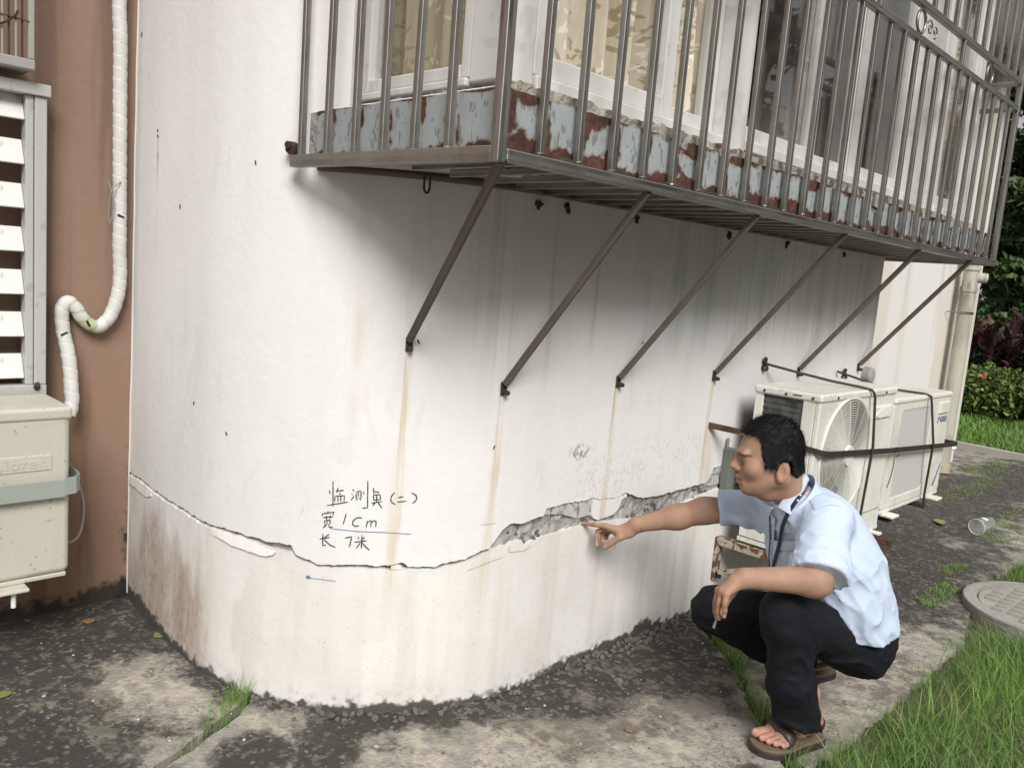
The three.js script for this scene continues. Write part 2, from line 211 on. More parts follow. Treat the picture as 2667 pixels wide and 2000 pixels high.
// thin dark felt-pen writing on the wall: 监测点(二) 宽1cm 长7米
const WR = [[1.241,.73,1.245,.716],[1.252,.759,1.256,.678],[1.27,.74,1.264,.724],[1.265,.727,1.288,.734],[1.272,.722,1.28,.719],[1.26,.711,1.261,.693],[1.26,.711,1.29,.716,1.29,.696],[1.27,.712,1.271,.694],[1.279,.714,1.28,.695],[1.236,.679,1.303,.697],[1.314,.739,1.32,.732],[1.311,.725,1.317,.72],[1.311,.703,1.321,.718],[1.326,.729,1.327,.71],[1.326,.731,1.341,.735,1.342,.711],[1.333,.73,1.333,.716],[1.332,.713,1.326,.703],[1.336,.713,1.343,.706],[1.348,.734,1.351,.725],[1.36,.769,1.364,.683,1.347,.68],[1.378,.748,1.381,.727],[1.38,.736,1.398,.734],[1.379,.724,1.382,.708,1.402,.712,1.4,.727,1.379,.724],[1.39,.726,1.391,.703],[1.375,.698,1.408,.706],[1.389,.703,1.379,.69],[1.394,.703,1.409,.683],[1.445,.736,1.435,.723,1.434,.71,1.44,.702,1.45,.697],[1.456,.719,1.474,.724],[1.454,.705,1.482,.709],[1.497,.737,1.512,.728,1.515,.717,1.51,.708,1.502,.702],[1.241,.663,1.242,.656],[1.223,.652,1.224,.644],[1.223,.651,1.261,.661,1.256,.65],[1.226,.639,1.259,.646],[1.236,.647,1.238,.634],[1.249,.65,1.249,.637],[1.232,.631,1.234,.615],[1.233,.63,1.249,.634,1.25,.619],[1.241,.629,1.24,.619],[1.24,.618,1.228,.606],[1.245,.62,1.248,.61,1.26,.612],[1.299,.659,1.291,.623],[1.349,.647,1.342,.65,1.33,.647,1.321,.636,1.321,.625,1.329,.621,1.341,.623],[1.363,.618,1.366,.641],[1.366,.634,1.374,.643,1.378,.64,1.377,.622],[1.377,.635,1.387,.643,1.393,.64,1.393,.621],[1.229,.588,1.23,.548,1.241,.553],[1.219,.569,1.252,.578],[1.249,.588,1.235,.576],[1.233,.569,1.253,.553,1.271,.547],[1.299,.58,1.32,.586,1.315,.551],[1.339,.587,1.343,.58],[1.361,.588,1.353,.578],[1.329,.569,1.367,.576],[1.352,.594,1.352,.549],[1.348,.569,1.336,.549],[1.354,.569,1.365,.556,1.378,.546]];
function stroke(flat, w, off) {
  const P = []; for (let i = 0; i + 3 < flat.length; i += 2) { const a = [flat[i], flat[i + 1]], b = [flat[i + 2], flat[i + 3]], n = Math.max(1, Math.ceil(Math.hypot(b[0] - a[0], b[1] - a[1]) / 0.008)); for (let k = i ? 1 : 0; k <= n; k++) P.push([mix(a[0], b[0], k / n), mix(a[1], b[1], k / n)]); }
  const pos = [], uv = [], idx = []; P.forEach((p, i) => { const q = P[Math.min(i + 1, P.length - 1)], o = P[Math.max(i - 1, 0)]; let dx = q[0] - o[0], dy = q[1] - o[1]; const L = Math.hypot(dx, dy) || 1; dx /= L; dy /= L; const e = (i === 0 || i === P.length - 1) ? 0.55 : 1, ww = w * e * (0.8 + 0.4 * n2(p[0] * 300, p[1] * 300)); for (const sg of [-1, 1]) { const v = wp(p[0] - dy * ww * sg / 2, p[1] + dx * ww * sg / 2, off); pos.push(v.x, v.y, v.z); uv.push(0, 0); } });
  for (let i = 0; i + 1 < P.length; i++) { const a = 2 * i; idx.push(a, a + 2, a + 3, a, a + 3, a + 1); }
  const g = new THREE.BufferGeometry(); g.setAttribute('position', new THREE.Float32BufferAttribute(pos, 3)); g.setAttribute('uv', new THREE.Float32BufferAttribute(uv, 2)); g.setIndex(idx); g.computeVertexNormals(); return g;
}
{ const ink = mat(0.03, 0.028, 0.03, 0.6); [[0, 10], [10, 20], [20, 27], [27, 31], [31, 42], [42, 43], [43, 44], [44, 47], [47, 51], [51, 52], [52, 58]].forEach(([a, b]) => { const o = part('handwritten_character', merge(WR.slice(a, b).map((s, i) => stroke(s, 0.0036, 0.0008 + 0.00002 * (a + i)))), ink, bay); }); }
part('blue_underline', merge([stroke([1.25, .606, 1.338, .604, 1.419, .605, 1.505, .601], 0.0028, 0.0007)]), mat(0.12, 0.19, 0.36, 0.6), bay, 'blue pen line under the note');
part('blue_mark', merge([stroke([1.182, .44, 1.190, .441, 1.197, .439], 0.009, 0.0046), stroke([1.197, .439, 1.237, .439, 1.279, .438], 0.0016, 0.0047)]), mat(0.10, 0.18, 0.38, 0.6), lowSkin);
// hairline cracks
{ const hm = mat(0.14, 0.12, 0.10, 0.9); for (const [p, w] of [[[2.505, .627, 2.49, .632, 2.47, .628], 0.003], [[1.74, .62, 1.80, .619], 0.0012], [[1.15, .64, 1.16, .655, 1.158, .67], 0.0009]]) part('hairline_crack', stroke(p, w, 0.0007), hm, bay); }
{ const hm = mat(0.2, 0.17, 0.15, 0.9); for (const [p, w] of [[[2.46, .475, 2.457, .46, 2.462, .445, 2.45, .41], 0.0022], [[1.86, .535, 1.862, .512, 1.93, .505, 1.97, .515], 0.0013], [[1.70, .47, 1.78, .49, 1.84, .5], 0.001]]) part('hairline_crack', stroke(p, w, 0.005), hm, lowSkin); }
// old nail holes and dark specks
for (const [s, y, l] of [[.935, 1.712, .02], [.49, 1.574, .024], [.272, 1.84, .014], [.273, 1.821, .012], [.849, .854, .018], [.641, .919, .016], [1.767, .879, .02], [1.488, 1.212, .022], [.06, 2.2, .03], [2.5, 1.22, .012]]) part('nail', (() => { const g = new THREE.CapsuleGeometry(0.0024, l * 0.45, 3, 6); g.rotateZ(rr(-0.5, 0.5)); const p = wp(s, y, 0.0015); g.rotateY(Math.atan2(wn(s).x, wn(s).z)); g.translate(p.x, p.y, p.z); return g; })(), M.darkIron, bay);

// brown side wall and set-back wall
const brownTex = colorTex(1024, 1024, 4, 4, (x, y, o) => { const a = fb(x * 2, y * 1.6, 4), b = fb(x * 60, y * 60, 3), st = fb(x * 14, y * 0.8, 4), v = 0.92 + 0.2 * (a - 0.5) + 0.12 * (b - 0.5); let r = 0.270 * v, g = 0.172 * v, bl = 0.120 * v; const k = sst(0.55, 0.72, fb(x * 5 + 8, y * 2.2, 4)) * 0.3 * (1 - sst(0.6, 1.1, y)); r = mix(r, 0.30, k); g = mix(g, 0.165, k); bl = mix(bl, 0.085, k); const d = sst(0.55, 0.75, st) * 0.25; r *= 1 - d; g *= 1 - d; bl *= 1 - d * 0.9;
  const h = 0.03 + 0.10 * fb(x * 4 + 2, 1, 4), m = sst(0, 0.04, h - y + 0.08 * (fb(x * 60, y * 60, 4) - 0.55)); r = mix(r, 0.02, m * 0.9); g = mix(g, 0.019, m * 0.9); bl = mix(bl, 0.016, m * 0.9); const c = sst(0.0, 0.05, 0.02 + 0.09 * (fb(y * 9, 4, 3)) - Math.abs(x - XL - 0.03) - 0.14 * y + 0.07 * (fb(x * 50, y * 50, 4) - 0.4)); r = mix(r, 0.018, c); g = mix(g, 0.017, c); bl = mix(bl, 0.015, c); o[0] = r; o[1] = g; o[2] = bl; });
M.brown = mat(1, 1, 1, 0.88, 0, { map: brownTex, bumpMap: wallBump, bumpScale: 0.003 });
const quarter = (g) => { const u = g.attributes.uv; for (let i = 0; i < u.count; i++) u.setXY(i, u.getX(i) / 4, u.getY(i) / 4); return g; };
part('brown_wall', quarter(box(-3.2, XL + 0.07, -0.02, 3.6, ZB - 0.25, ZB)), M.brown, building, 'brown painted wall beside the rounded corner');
part('corner_sealant', (() => { const P = []; for (let k = 0; k <= 40; k++) P.push(V(XL + 0.030 + 0.003 * (n2(k * 0.7, 3) - 0.5), 0.02 + k * 0.09, ZB + 0.003)); return tube(P, 0.004, 5, 120); })(), mat(0.62, 0.58, 0.52, 0.8), building);
const whiteTex2 = colorTex(512, 512, 4, 4, (x, y, o) => { const v = 0.74 + 0.04 * (fb(x * 3, y * 3, 3) - 0.5), st = sst(0.52, 0.72, fb(x * 4.3 + 3 + 0.3 * fb(x * 3, y * 2, 2), y * 0.45, 3)) * (0.4 + 0.9 * fb(x * 2, y * 1.2, 3)), g2 = sst(0.6, 0.82, fb(x * 7.7 + 30, y * 0.5, 3)); let r = mix(v, 0.60, st * 0.55), g = mix(v * 0.97, 0.52, st * 0.55), b = mix(v * 0.92, 0.42, st * 0.55); r = mix(r, 0.42, g2 * 0.35); g = mix(g, 0.40, g2 * 0.35); b = mix(b, 0.37, g2 * 0.35); o[0] = r; o[1] = g; o[2] = b; });
M.white2 = mat(1, 1, 1, 0.85, 0, { map: whiteTex2 });
part('setback_wall', quarter(box(XE - 0.3, 8.56, -0.02, 3.6, -2.62, -2.40)), M.white2, building, 'streaked white wall set back behind the bay');
part('end_wall', quarter(box(8.35, 8.558, -0.02, 3.6, -7, -2.6202)), M.white2, building);
part('bay_return_wall', quarter(box(XE - 0.03, XE, -0.02, 1.742, -2.399, ZF - 0.0265)), M.white2, building);
part('back_wall', quarter(box(-3.2, 8.3, 0, 3.6, -7.2, -7.0)), M.white2, building);
part('roof_slab', quarter(box(1.23, 8.6, 3.6, 3.75, -7.4, -1.87)), M.white2, building); part('roof_slab', quarter(box(-3.3, 1.229, 3.6, 3.75, -7.4, ZB - 0.01)), M.white2, building);
part('room_floor', quarter(box(1.5, 8.3, 1.2, 1.3, -6.9, -2.63)), mat(0.12, 0.1, 0.09), building);
part('room_partition', quarter(box(-3, 8.3, 0, 3.59, -5.1, -5.0)), mat(0.25, 0.24, 0.22), building);
// window sill slab of the bay, with crumbling mortar along its top edge
part('sill_slab', box(1.335, 4.83, 1.745, 1.862, ZF - 0.3, -1.41), M.core, building);
part('sill_slab', box(1.335, 1.9, 1.7452, 1.861, -2.30, ZF - 0.302), M.core, building);
part('mortar_bed', jitter((() => { const g = new THREE.BoxGeometry(3.44, 0.05, 0.085, 160, 2, 4); g.translate(1.375 + 1.72, 1.856, -1.448); return uvBox(g); })(), 0.020, 45), mat(1, 1, 1, 0.95, 0, { map: concTex, bumpMap: concBump, bumpScale: 0.01, color: C(0.95, 0.9, 0.82) }), building, 'crumbling mortar on the window sill');
part('mortar_bed', jitter((() => { const g = new THREE.BoxGeometry(0.06, 0.045, 0.66, 3, 2, 40); g.translate(1.388, 1.850, -1.83); return uvBox(g); })(), 0.016, 45), M.core, building);

// ---- bay window: white frames, panes ----
M.frame = mat(0.72, 0.715, 0.69, 0.38, 0, { roughnessMap: steelRough, map: colorTex(256, 256, 0.5, 0.5, (x, y, o) => { const v = 0.93 + 0.1 * (fb(x * 12, y * 6, 4) - 0.5), k = sst(0.62, 0.78, fb(x * 30, y * 30, 4)) * 0.25; o[0] = mix(v, 0.5, k); o[1] = mix(v, 0.48, k); o[2] = mix(v * 0.98, 0.42, k); }) });
M.frame.roughness = 0.9;
const WT = 3.25, ZW = -1.50, XW = 1.403;
function sash(parent, horiz, a0, a1, y0, y1, c, w = 0.055, d = 0.045) { // rectangular frame; horiz: in plane z=c along x, else plane x=c along z
  const B = (p, q, r, s) => horiz ? rbox(p, q, r, s, c - d, c, 0.005, 2) : rbox(c, c + d, r, s, p, q, 0.005, 2);
  const w1 = part('window', B(a0, a0 + w, y0, y1), M.frame, parent);
  part('frame_stile', B(a1 - w, a1, y0, y1), M.frame, w1); part('frame_rail', B(a0 + w + 0.0005, a1 - w - 0.0005, y0, y0 + w), M.frame, w1); part('frame_rail', B(a0 + w + 0.0005, a1 - w - 0.0005, y1 - w, y1), M.frame, w1);
  const e = 0.004, m0 = c - d * 0.55; part('pane', horiz ? box(a0 + w - e, a1 - w + e, y0 + w - e, y1 - w + e, m0, m0 + 0.005) : box(c + d * 0.45, c + d * 0.45 + 0.005, y0 + w - e, y1 - w + e, a0 + w - e, a1 - w + e), M.glass, w1);
  return w1;
}
// outer frame members
part('window_post', rbox(XW, XW + 0.115, 1.90, WT, ZW - 0.115, ZW, 0.008), M.frame, building, 'white corner post of the bay window');
part('window_post', rbox(2.43, 2.55, 1.895, WT, ZW - 0.14, ZW + 0.004, 0.008), M.frame, building);
part('window_post', rbox(4.27, 4.37, 1.895, WT, ZW - 0.14, ZW + 0.004, 0.008), M.frame, building);
part('window_post', rbox(4.80, 4.88, 1.895, WT, ZW - 0.10, ZW, 0.008), M.frame, building);
part('window_post', rbox(XW + 0.002, XW + 0.11, 1.885, WT, -2.20, -2.085, 0.008), M.frame, building);
part('sill_rail', rbox(XW + 0.116, 2.429, 1.893, 1.935, ZW - 0.07, ZW + 0.012, 0.006), M.frame, building);
part('sill_rail', rbox(XW - 0.008, XW + 0.06, 1.893, 1.915, -2.084, ZW - 0.116, 0.006), M.frame, building);
part('sill_rail', rbox(2.551, 4.269, 1.945, 1.985, -1.70, -1.60, 0.006), M.frame, building);
part('sill_rail', rbox(4.371, 4.799, 1.893, 1.935, ZW - 0.07, ZW + 0.012, 0.006), M.frame, building);
part('sill_wall', box(2.5505, 4.2695, 1.862, 1.9448, -1.78, -1.62), M.core, building);
part('window_head', rbox(XW - 0.01, 4.88, WT, 3.599, -1.86, ZW + 0.02, 0.006), M.frame, building);
part('window_head', rbox(XW, XW + 0.2, WT + 0.001, 3.598, -2.25, -1.861, 0.006), M.frame, building);
part('bay_end_wall', box(4.81, 4.85, 1.862, WT, -2.39, ZW - 0.101), M.white2, building);
sash(building, false, -2.084, ZW - 0.116, 1.917, WT - 0.001, XW + 0.004, 0.035);
sash(building, true, XW + 0.117, 2.12, 1.937, WT - 0.001, ZW - 0.004);
sash(building, true, 2.10, 2.428, 1.937, WT - 0.001, ZW - 0.052);
sash(building, true, 2.552, 3.33, 1.987, WT - 0.001, -1.63);
sash(building, true, 3.28, 3.80, 1.987, WT - 0.001, -1.676);
sash(building, true, 3.75, 4.268, 1.987, WT - 0.001, -1.63);
sash(building, true, 4.372, 4.798, 1.937, WT - 0.001, ZW - 0.004);
// ---------- curtains behind the panes ----------
function curtainTex(seed0, base, dark, light) {
  const leaves = []; const keep = seed; seed = seed0;
  for (let k = 0; k < 130; k++) { const cx = rr(0, 0.8), cy = rr(0, 0.8), a0 = rr(-0.6, 0.6) + Math.PI / 2, n = 5 + Math.floor(rnd() * 5), L = rr(0.02, 0.042), tone = rnd(); for (let i = 0; i < n; i++) leaves.push([cx + rr(-0.02, 0.02), cy + rr(-0.05, 0.05), a0 + (i - n / 2) * 0.42, L * rr(0.6, 1), tone]); }
  seed = keep;
  const N = 512, G = new Float32Array(N * N).fill(-1);
  for (const [x, y, a, L, tone] of leaves) { const ca = Math.cos(a), sa = Math.sin(a); for (let t = 0; t <= 1; t += 0.012) for (let w = -1; w <= 1; w += 0.08) { const wd = 0.0045 * Math.sin(Math.PI * Math.pow(t, 0.7)) * w, px = x + ca * L * t - sa * wd, py = y + sa * L * t + ca * wd; const i = ((Math.floor(px / 0.8 * N) % N) + N) % N, j = ((Math.floor(py / 0.8 * N) % N) + N) % N; G[j * N + i] = tone; } }
  return colorTex(N, N, 0.8, 0.8, (x, y, o) => { const g = G[Math.min(N - 1, Math.floor(y / 0.8 * N)) * N + Math.min(N - 1, Math.floor(x / 0.8 * N))], w = 0.94 + 0.12 * n2(x * 300, y * 40); const c = g < 0 ? base : g < 0.55 ? dark : light; for (let k = 0; k < 3; k++) o[k] = c[k] * w; });
}
function curtainGeo(len, h, folds, amp, ph) { const n = 120, m = 24, g = new THREE.PlaneGeometry(len, h, n, m), p = g.attributes.position, uv = g.attributes.uv; for (let i = 0; i < p.count; i++) { const x = p.getX(i), y = p.getY(i), t = (y + h / 2) / h, q = x + 0.02 * (n2(x * 6 + ph, y * 1.5) - 0.5); const a = amp * (0.7 + 0.6 * n2(x * 3 + ph, 1)); p.setZ(i, 1.25 * a * Math.sin(q * folds + ph + 1.2 * (n2(y * 1.3, ph) - 0.5)) + 0.4 * a * Math.sin(q * folds * 2.3 + ph * 2 + y)); uv.setXY(i, (x + len / 2) * 1.35 / 0.8, (y + h / 2) / 0.8); } g.computeVertexNormals(); return g; }
{
  const ct1 = curtainTex(5, [0.74, 0.65, 0.52], [0.47, 0.37, 0.25], [0.90, 0.86, 0.77]), ct2 = curtainTex(9, [0.50, 0.43, 0.29], [0.38, 0.31, 0.19], [0.72, 0.66, 0.50]);
  const cm1 = mat(1, 1, 1, 0.85, 0, { map: ct1, sheen: 0.2 }), cm2 = mat(1, 1, 1, 0.75, 0, { map: ct2, sheen: 0.3 });
  let c = solo('curtain', curtainGeo(0.56, 1.35, 40, 0.028, 1), cm2, 'olive gold patterned curtain behind the side pane of the bay window', 'curtain'); c.position.set(XW + 0.13, 2.60, -1.86); c.rotation.y = -Math.PI / 2;
  c = solo('curtain', curtainGeo(0.82, 1.33, 44, 0.038, 2), cm1, 'cream leaf-patterned curtain in the front window beside the corner post', 'curtain'); c.position.set(1.99, 2.62, ZW - 0.12);
  c = solo('curtain', curtainGeo(0.42, 1.33, 38, 0.034, 4), cm1, 'cream leaf-patterned curtain in the far window by the end of the guard', 'curtain'); c.position.set(4.59, 2.62, ZW - 0.13);
  c = solo('pillow', (() => { const g = new THREE.SphereGeometry(0.12, 20, 14); g.scale(0.55, 0.75, 1.1); return jitter(g, 0.03, 12); })(), cm2, 'pale patterned cushion on the sill behind the side pane', 'cushion'); c.position.set(XW + 0.2, 1.98, -1.70); c.rotation.z = 0.4; c.position.x += 0.02;
}
// ---------- rusted sheet skirt round the window sill ----------
function skirtTex(len, pitch, off, heavy) {
  return colorTex(2048, 128, len, 0.14, (x, y, o) => {
    const k = Math.floor((x - off) / pitch), f = (x - off) / pitch - k, h1 = n2(k * 3.7 + 0.5, 2.5), h2 = n2(k * 5.1 + 0.5, 7.5), e = fb(x * 55, y * 55, 5), e2 = fb(x * 18, y * 18 + 3, 3);
    const edgeX = Math.min(f, 1 - f) * pitch, low = y - (0.012 + heavy * 0.045 * h1), top = 0.14 - y - heavy * (0.05 * h2 * h2), side = edgeX - 0.001 - heavy * 0.016 * h2;
    const d = Math.min(low, top * (heavy > 0.5 ? 1 : 3), side) + 0.045 * (e2 - 0.5) + 0.022 * (e - 0.5), r = 1 - sst(-0.004, 0.004, d), rim = (1 - sst(0.0, 0.010, Math.abs(d))) * 0.5;
    const zc = 0.36 + 0.06 * (fb(x * 30, y * 30, 4) - 0.5), sp = sst(0.66, 0.72, fb(x * 90, y * 38, 3)) * 0.6; let R = zc * 0.93, G = zc * 1.0, B = zc * 1.02; R = mix(R, 0.13, sp); G = mix(G, 0.12, sp); B = mix(B, 0.12, sp);
    R = mix(R, 0.30, rim * (1 - r)); G = mix(G, 0.20, rim * (1 - r)); B = mix(B, 0.13, rim * (1 - r));
    const rv = fb(x * 110, y * 110, 4); const rd = fb(x * 30 + 9, y * 30, 4); R = mix(R, 0.025 + 0.13 * rv * rd * 1.6, r); G = mix(G, 0.014 + 0.05 * rv * rd * 1.6, r); B = mix(B, 0.011 + 0.026 * rv * rd * 1.6, r); o[0] = R; o[1] = G; o[2] = B;
  }, THREE.ClampToEdgeWrapping);
}
{
  const sk = thing('sheet_metal_skirt', 'rust-eaten galvanised sheet skirt inside the bottom of the window guard', 'metal sheet');
  const front = (() => { const n = 600, len = 3.62, pos = [], uv = [], idx = []; for (let i = 0; i <= n; i++) { const x = i / n * len, k = Math.floor((x - 0.07) / 0.133), eat = sst(0.3, 0.9, x) * 0.055 * sst(0.45, 0.85, n2(k * 2.3 + 0.5, 4.5)) * sst(0.35, 0.6, fb(x * 24, 3, 3)) + 0.006 * fb(x * 60, 1, 3), bot = 0.004 + 0.012 * sst(0.5, 0.75, fb(x * 20, 8, 3)); for (const [t, dz] of [[bot, 0], [0.5, 0.003 * Math.sin(x * 14)], [1, 0]]) { const y = t === bot ? bot : t === 1 ? 0.140 - eat : 0.07; pos.push(1.315 + x, 1.716 + y, -1.386 + dz + 0.006 * (fb(x * 9, y * 9, 2) - 0.5)); uv.push(x / len, y / 0.14); } } for (let i = 0; i < n; i++) for (let r = 0; r < 2; r++) { const a = i * 3 + r; idx.push(a, a + 3, a + 4, a, a + 4, a + 1); } const g = new THREE.BufferGeometry(); g.setAttribute('position', new THREE.Float32BufferAttribute(pos, 3)); g.setAttribute('uv', new THREE.Float32BufferAttribute(uv, 2)); g.setIndex(idx); g.computeVertexNormals(); return g; })();
  part('front_sheet', front, mat(1, 1, 1, 0.75, 0.15, { map: skirtTex(3.62, 0.133, 0.02, 1) }), sk, 'heavily rusted front sheet');
  const side = front.clone(); { const p = side.attributes.position, uv = side.attributes.uv, len = 0.775; for (let i = 0; i < p.count; i++) { const t = Math.floor(i / 3) / 600, x = t * len, r = i % 3, y = r === 0 ? 0.004 + 0.01 * sst(0.75, 1, t) * n2(x * 60, 1) : r === 1 ? 0.07 : 0.142 - 0.004 * fb(x * 40, 2, 3); p.setXYZ(i, 1.3145, 1.716 + y, -1.384 - x); uv.setXY(i, t, y / 0.14); } side.computeVertexNormals(); }
  part('side_sheet', side, mat(1, 1, 1, 0.7, 0.15, { map: skirtTex(0.775, 0.133, 0.02, 0.15) }), sk, 'blue grey side sheet rusted along the bottom');
  const lip = []; for (let k = 0; k <= 60; k++) lip.push(V(1.321 + 0.002 * n2(k, 1), 1.858, -1.40 - k * 0.0112)); part('white_lip', tube(lip, 0.0035, 5), M.white, sk);
}
// ---------- stainless steel window guard ----------
const guard = thing('window_guard', 'projecting stainless steel window guard of square bars with diagonal struts', 'window guard');
{
  const yb = 1.702, y2 = 2.505, y3 = 2.636, yT = 3.42, zf = -1.361, xl = 1.285, xr = 5.005, zl = -2.215, st = M.steel;
  const wbar = (a, b, w) => { const q = new THREE.IcosahedronGeometry(w * 0.58, 2); q.scale(1.15, 0.45, 1.15); q.translate(a.x, a.y + 0.004, a.z); uvBox(q); return merge([bar(a, b, w), jitter(q, 0.003, 160)]); };
  const X = []; for (let k = 0; k <= 28; k++) X.push(xl + k * (xr - xl) / 28);
  const Zs = [-1.534, -1.663, -1.791, -1.918, -2.05, -2.185], dirty = mat(0.20, 0.165, 0.14, 0.72, 0.25, { map: steelTex, bumpMap: rustBump, bumpScale: 0.001 }); dirty.color = C(0.42, 0.37, 0.32);
  for (const [y, h] of [[yb, 0.036], [y2, 0.024], [y3, 0.024], [yT, 0.03]]) {
    part('rail', bar(V(xl + 0.0125, y, zf), V(xr - 0.0125, y, zf), 0.026, h, 0), st, guard); part('rail', bar(V(xl, y + 0.0006, zf - 0.0125), V(xl, y + 0.0006 + (y === yb ? 0.012 : 0), zl - 0.015), 0.0258, h - 0.001, 0), st, guard); part('rail', bar(V(xr, y, zf - 0.0125), V(xr, y, ZF - 0.1), 0.0258, h - 0.001, 0), st, guard);
  }
  for (const [x, z] of [[xl, zf], [xr, zf]]) part('post', bar(V(x, yb - 0.018, z), V(x, yT, z), 0.027), st, guard);
  for (let k = 1; k < 28; k++) { const w = 0.0178; part('bar', wbar(V(X[k] + rr(-0.004, 0.004), yb + 0.016, zf + rr(-0.002, 0.002)), V(X[k] + rr(-0.006, 0.006), k % 7 === 0 ? yT : y2 - 0.011, zf + rr(-0.003, 0.003)), w * rr(0.96, 1.04)), st, guard); if (k % 7) part('bar', bar(V(X[k], y3 + 0.011, zf), V(X[k], yT, zf), w), st, guard);
    part('floor_slat', bar(V(X[k], yb + 0.004, zf - 0.013), V(X[k], yb + 0.004, ZF + 0.022), 0.012, 0.02), st, guard); }
  for (const z of Zs) { part('bar', wbar(V(xl, yb + 0.017, z + rr(-0.003, 0.003)), V(xl + rr(-0.004, 0.004), y2 - 0.011, z + rr(-0.006, 0.006)), 0.0178), st, guard); part('bar', bar(V(xl, y3 + 0.011, z), V(xl, yT, z), 0.0178), st, guard); }
  for (const z of [-1.55, -1.70]) { part('bar', bar(V(xr, yb + 0.016, z), V(xr, yT, z), 0.0178), st, guard); }
  { const L = []; for (let s = 1.16; s < SE; s += s < S2 ? 0.05 : 0.4) L.push(wp(s, yb + 0.004, 0.012)); L.push(wp(SE, yb + 0.004, 0.012)); part('wall_ledger', tube(L, 0.0115, 8, 160), dirty, guard); }
  part('floor_rail', bar(V(xl + 0.02, yb + 0.018, -1.60), V(xr - 0.02, yb + 0.018, -1.60), 0.02, 0.014), st, guard); part('floor_rail', bar(V(1.33, yb + 0.018, -2.12), V(1.72, yb + 0.018, -1.62), 0.02, 0.014), st, guard);
  for (const x of [3.56, 4.49]) { const g = new THREE.TorusGeometry(0.044, 0.006, 8, 28); g.translate(x, (y2 + y3) / 2, zf); part('ring', g, st, guard); }
  for (const x of [2.6, 1.75]) { const g = new THREE.TorusGeometry(0.044, 0.006, 8, 28); g.translate(x, (y2 + y3) / 2, zf); part('ring', g, st, guard); }
  { const P = []; for (let k = 0; k <= 40; k++) { const t = k / 40 * 9, r = 0.004 + 0.0032 * t; P.push(V(3.66 + r * Math.cos(t), 2.57 + r * Math.sin(t), zf)); } part('scroll', tube(P, 0.003, 5, 80), st, guard); const Q = []; for (let k = 0; k <= 30; k++) { const t = -k / 30 * 8, r = 0.004 + 0.003 * -t; Q.push(V(3.72 + r * Math.cos(t), 2.57 + r * Math.sin(t), zf)); } part('scroll', tube(Q, 0.003, 5, 80), st, guard); }
  // diagonal struts with plates and bolts at the wall
  const tops = [[1.297, 1.36], [1.85, 1.36], [2.446, 1.36], [3.117, 1.36], [3.903, 1.36], [4.632, 1.36]];
  footS.forEach(([s, y], i) => { const a = wp(s, y + 0.012, 0.012), b = V(tops[i][0], yb - 0.012, -tops[i][1]); const g = part('strut', bar(a, b, 0.021, 0.021, 0.4), dirty, guard); const n = wn(s), pl = rbox(-0.011, 0.011, -0.022, 0.022, -0.003, 0.003, 0.002); pl.rotateY(Math.atan2(n.x, n.z)); const c = wp(s, y - 0.004, 0.004); pl.translate(c.x, c.y, c.z); part('foot_plate', jitter(pl, 0.003, 60), M.darkIron, g); const bo = new THREE.CylinderGeometry(0.008, 0.010, 0.022, 6); bo.rotateX(Math.PI / 2); bo.rotateY(Math.atan2(n.x, n.z)); const c2 = wp(s + 0.004, y - 0.016, 0.016); bo.translate(c2.x, c2.y, c2.z); part('bolt', bo, M.darkIron, g); });
  // hanging chain link under the floor
  { const sh = new THREE.CurvePath(), P = []; for (let k = 0; k <= 32; k++) { const t = k / 32 * Math.PI * 2; P.push(V(1.46 + 0.010 * Math.cos(t), 1.668 + 0.018 * Math.sin(t) + 0.008 * Math.sign(Math.sin(t)), -1.82)); } part('hanging_link', new THREE.TubeGeometry(new THREE.CatmullRomCurve3(P, true), 48, 0.0032, 6, true), M.darkIron, guard); }
}
// rusty anchors left in the wall under the guard
for (const [s, y, lab] of [[1.865, 1.672, 'dark corroded anchor stub just past the second strut from the rounded corner'], [1.997, 1.672, 'dark corroded anchor stub midway between the second and third struts'], [2.378, 1.676, 'dark corroded anchor stub above the foot of the third strut'], [3.023, 1.676, 'dark corroded anchor stub above the foot of the fourth strut'], [3.538, 1.676, 'dark corroded anchor stub midway between the fourth and fifth struts'], [4.17, 1.68, 'dark corroded anchor stub midway between the fifth and sixth struts']]) { const g = merge([0, 1, 2].map((k) => { const q = new THREE.IcosahedronGeometry(0.010 - 0.0015 * k, 1); const p = wp(s + rr(-0.007, 0.007), y - 0.007 * k + rr(-0.003, 0.003), 0.006); q.translate(p.x, p.y, p.z); return jitter(q, 0.012, 90); })); solo('wall_anchor', g, M.darkIron, lab, 'anchor', 'corroded anchors under the window guard'); }
{ const c = wp(1.079, 1.76, 0.02), g = merge([(() => { const q = new THREE.CylinderGeometry(0.011, 0.016, 0.05, 10); q.rotateX(Math.PI / 2); q.rotateY(Math.atan2(wn(1.079).x, wn(1.079).z)); q.translate(c.x, c.y, c.z); return q; })(), (() => { const q = new THREE.IcosahedronGeometry(0.021, 1); q.translate(c.x, c.y - 0.006, c.z); return q; })()]); solo('expansion_bolt', jitter(g, 0.006, 80), M.rust, 'rusty expansion bolt in the curved wall beside the guard end', 'bolt'); }
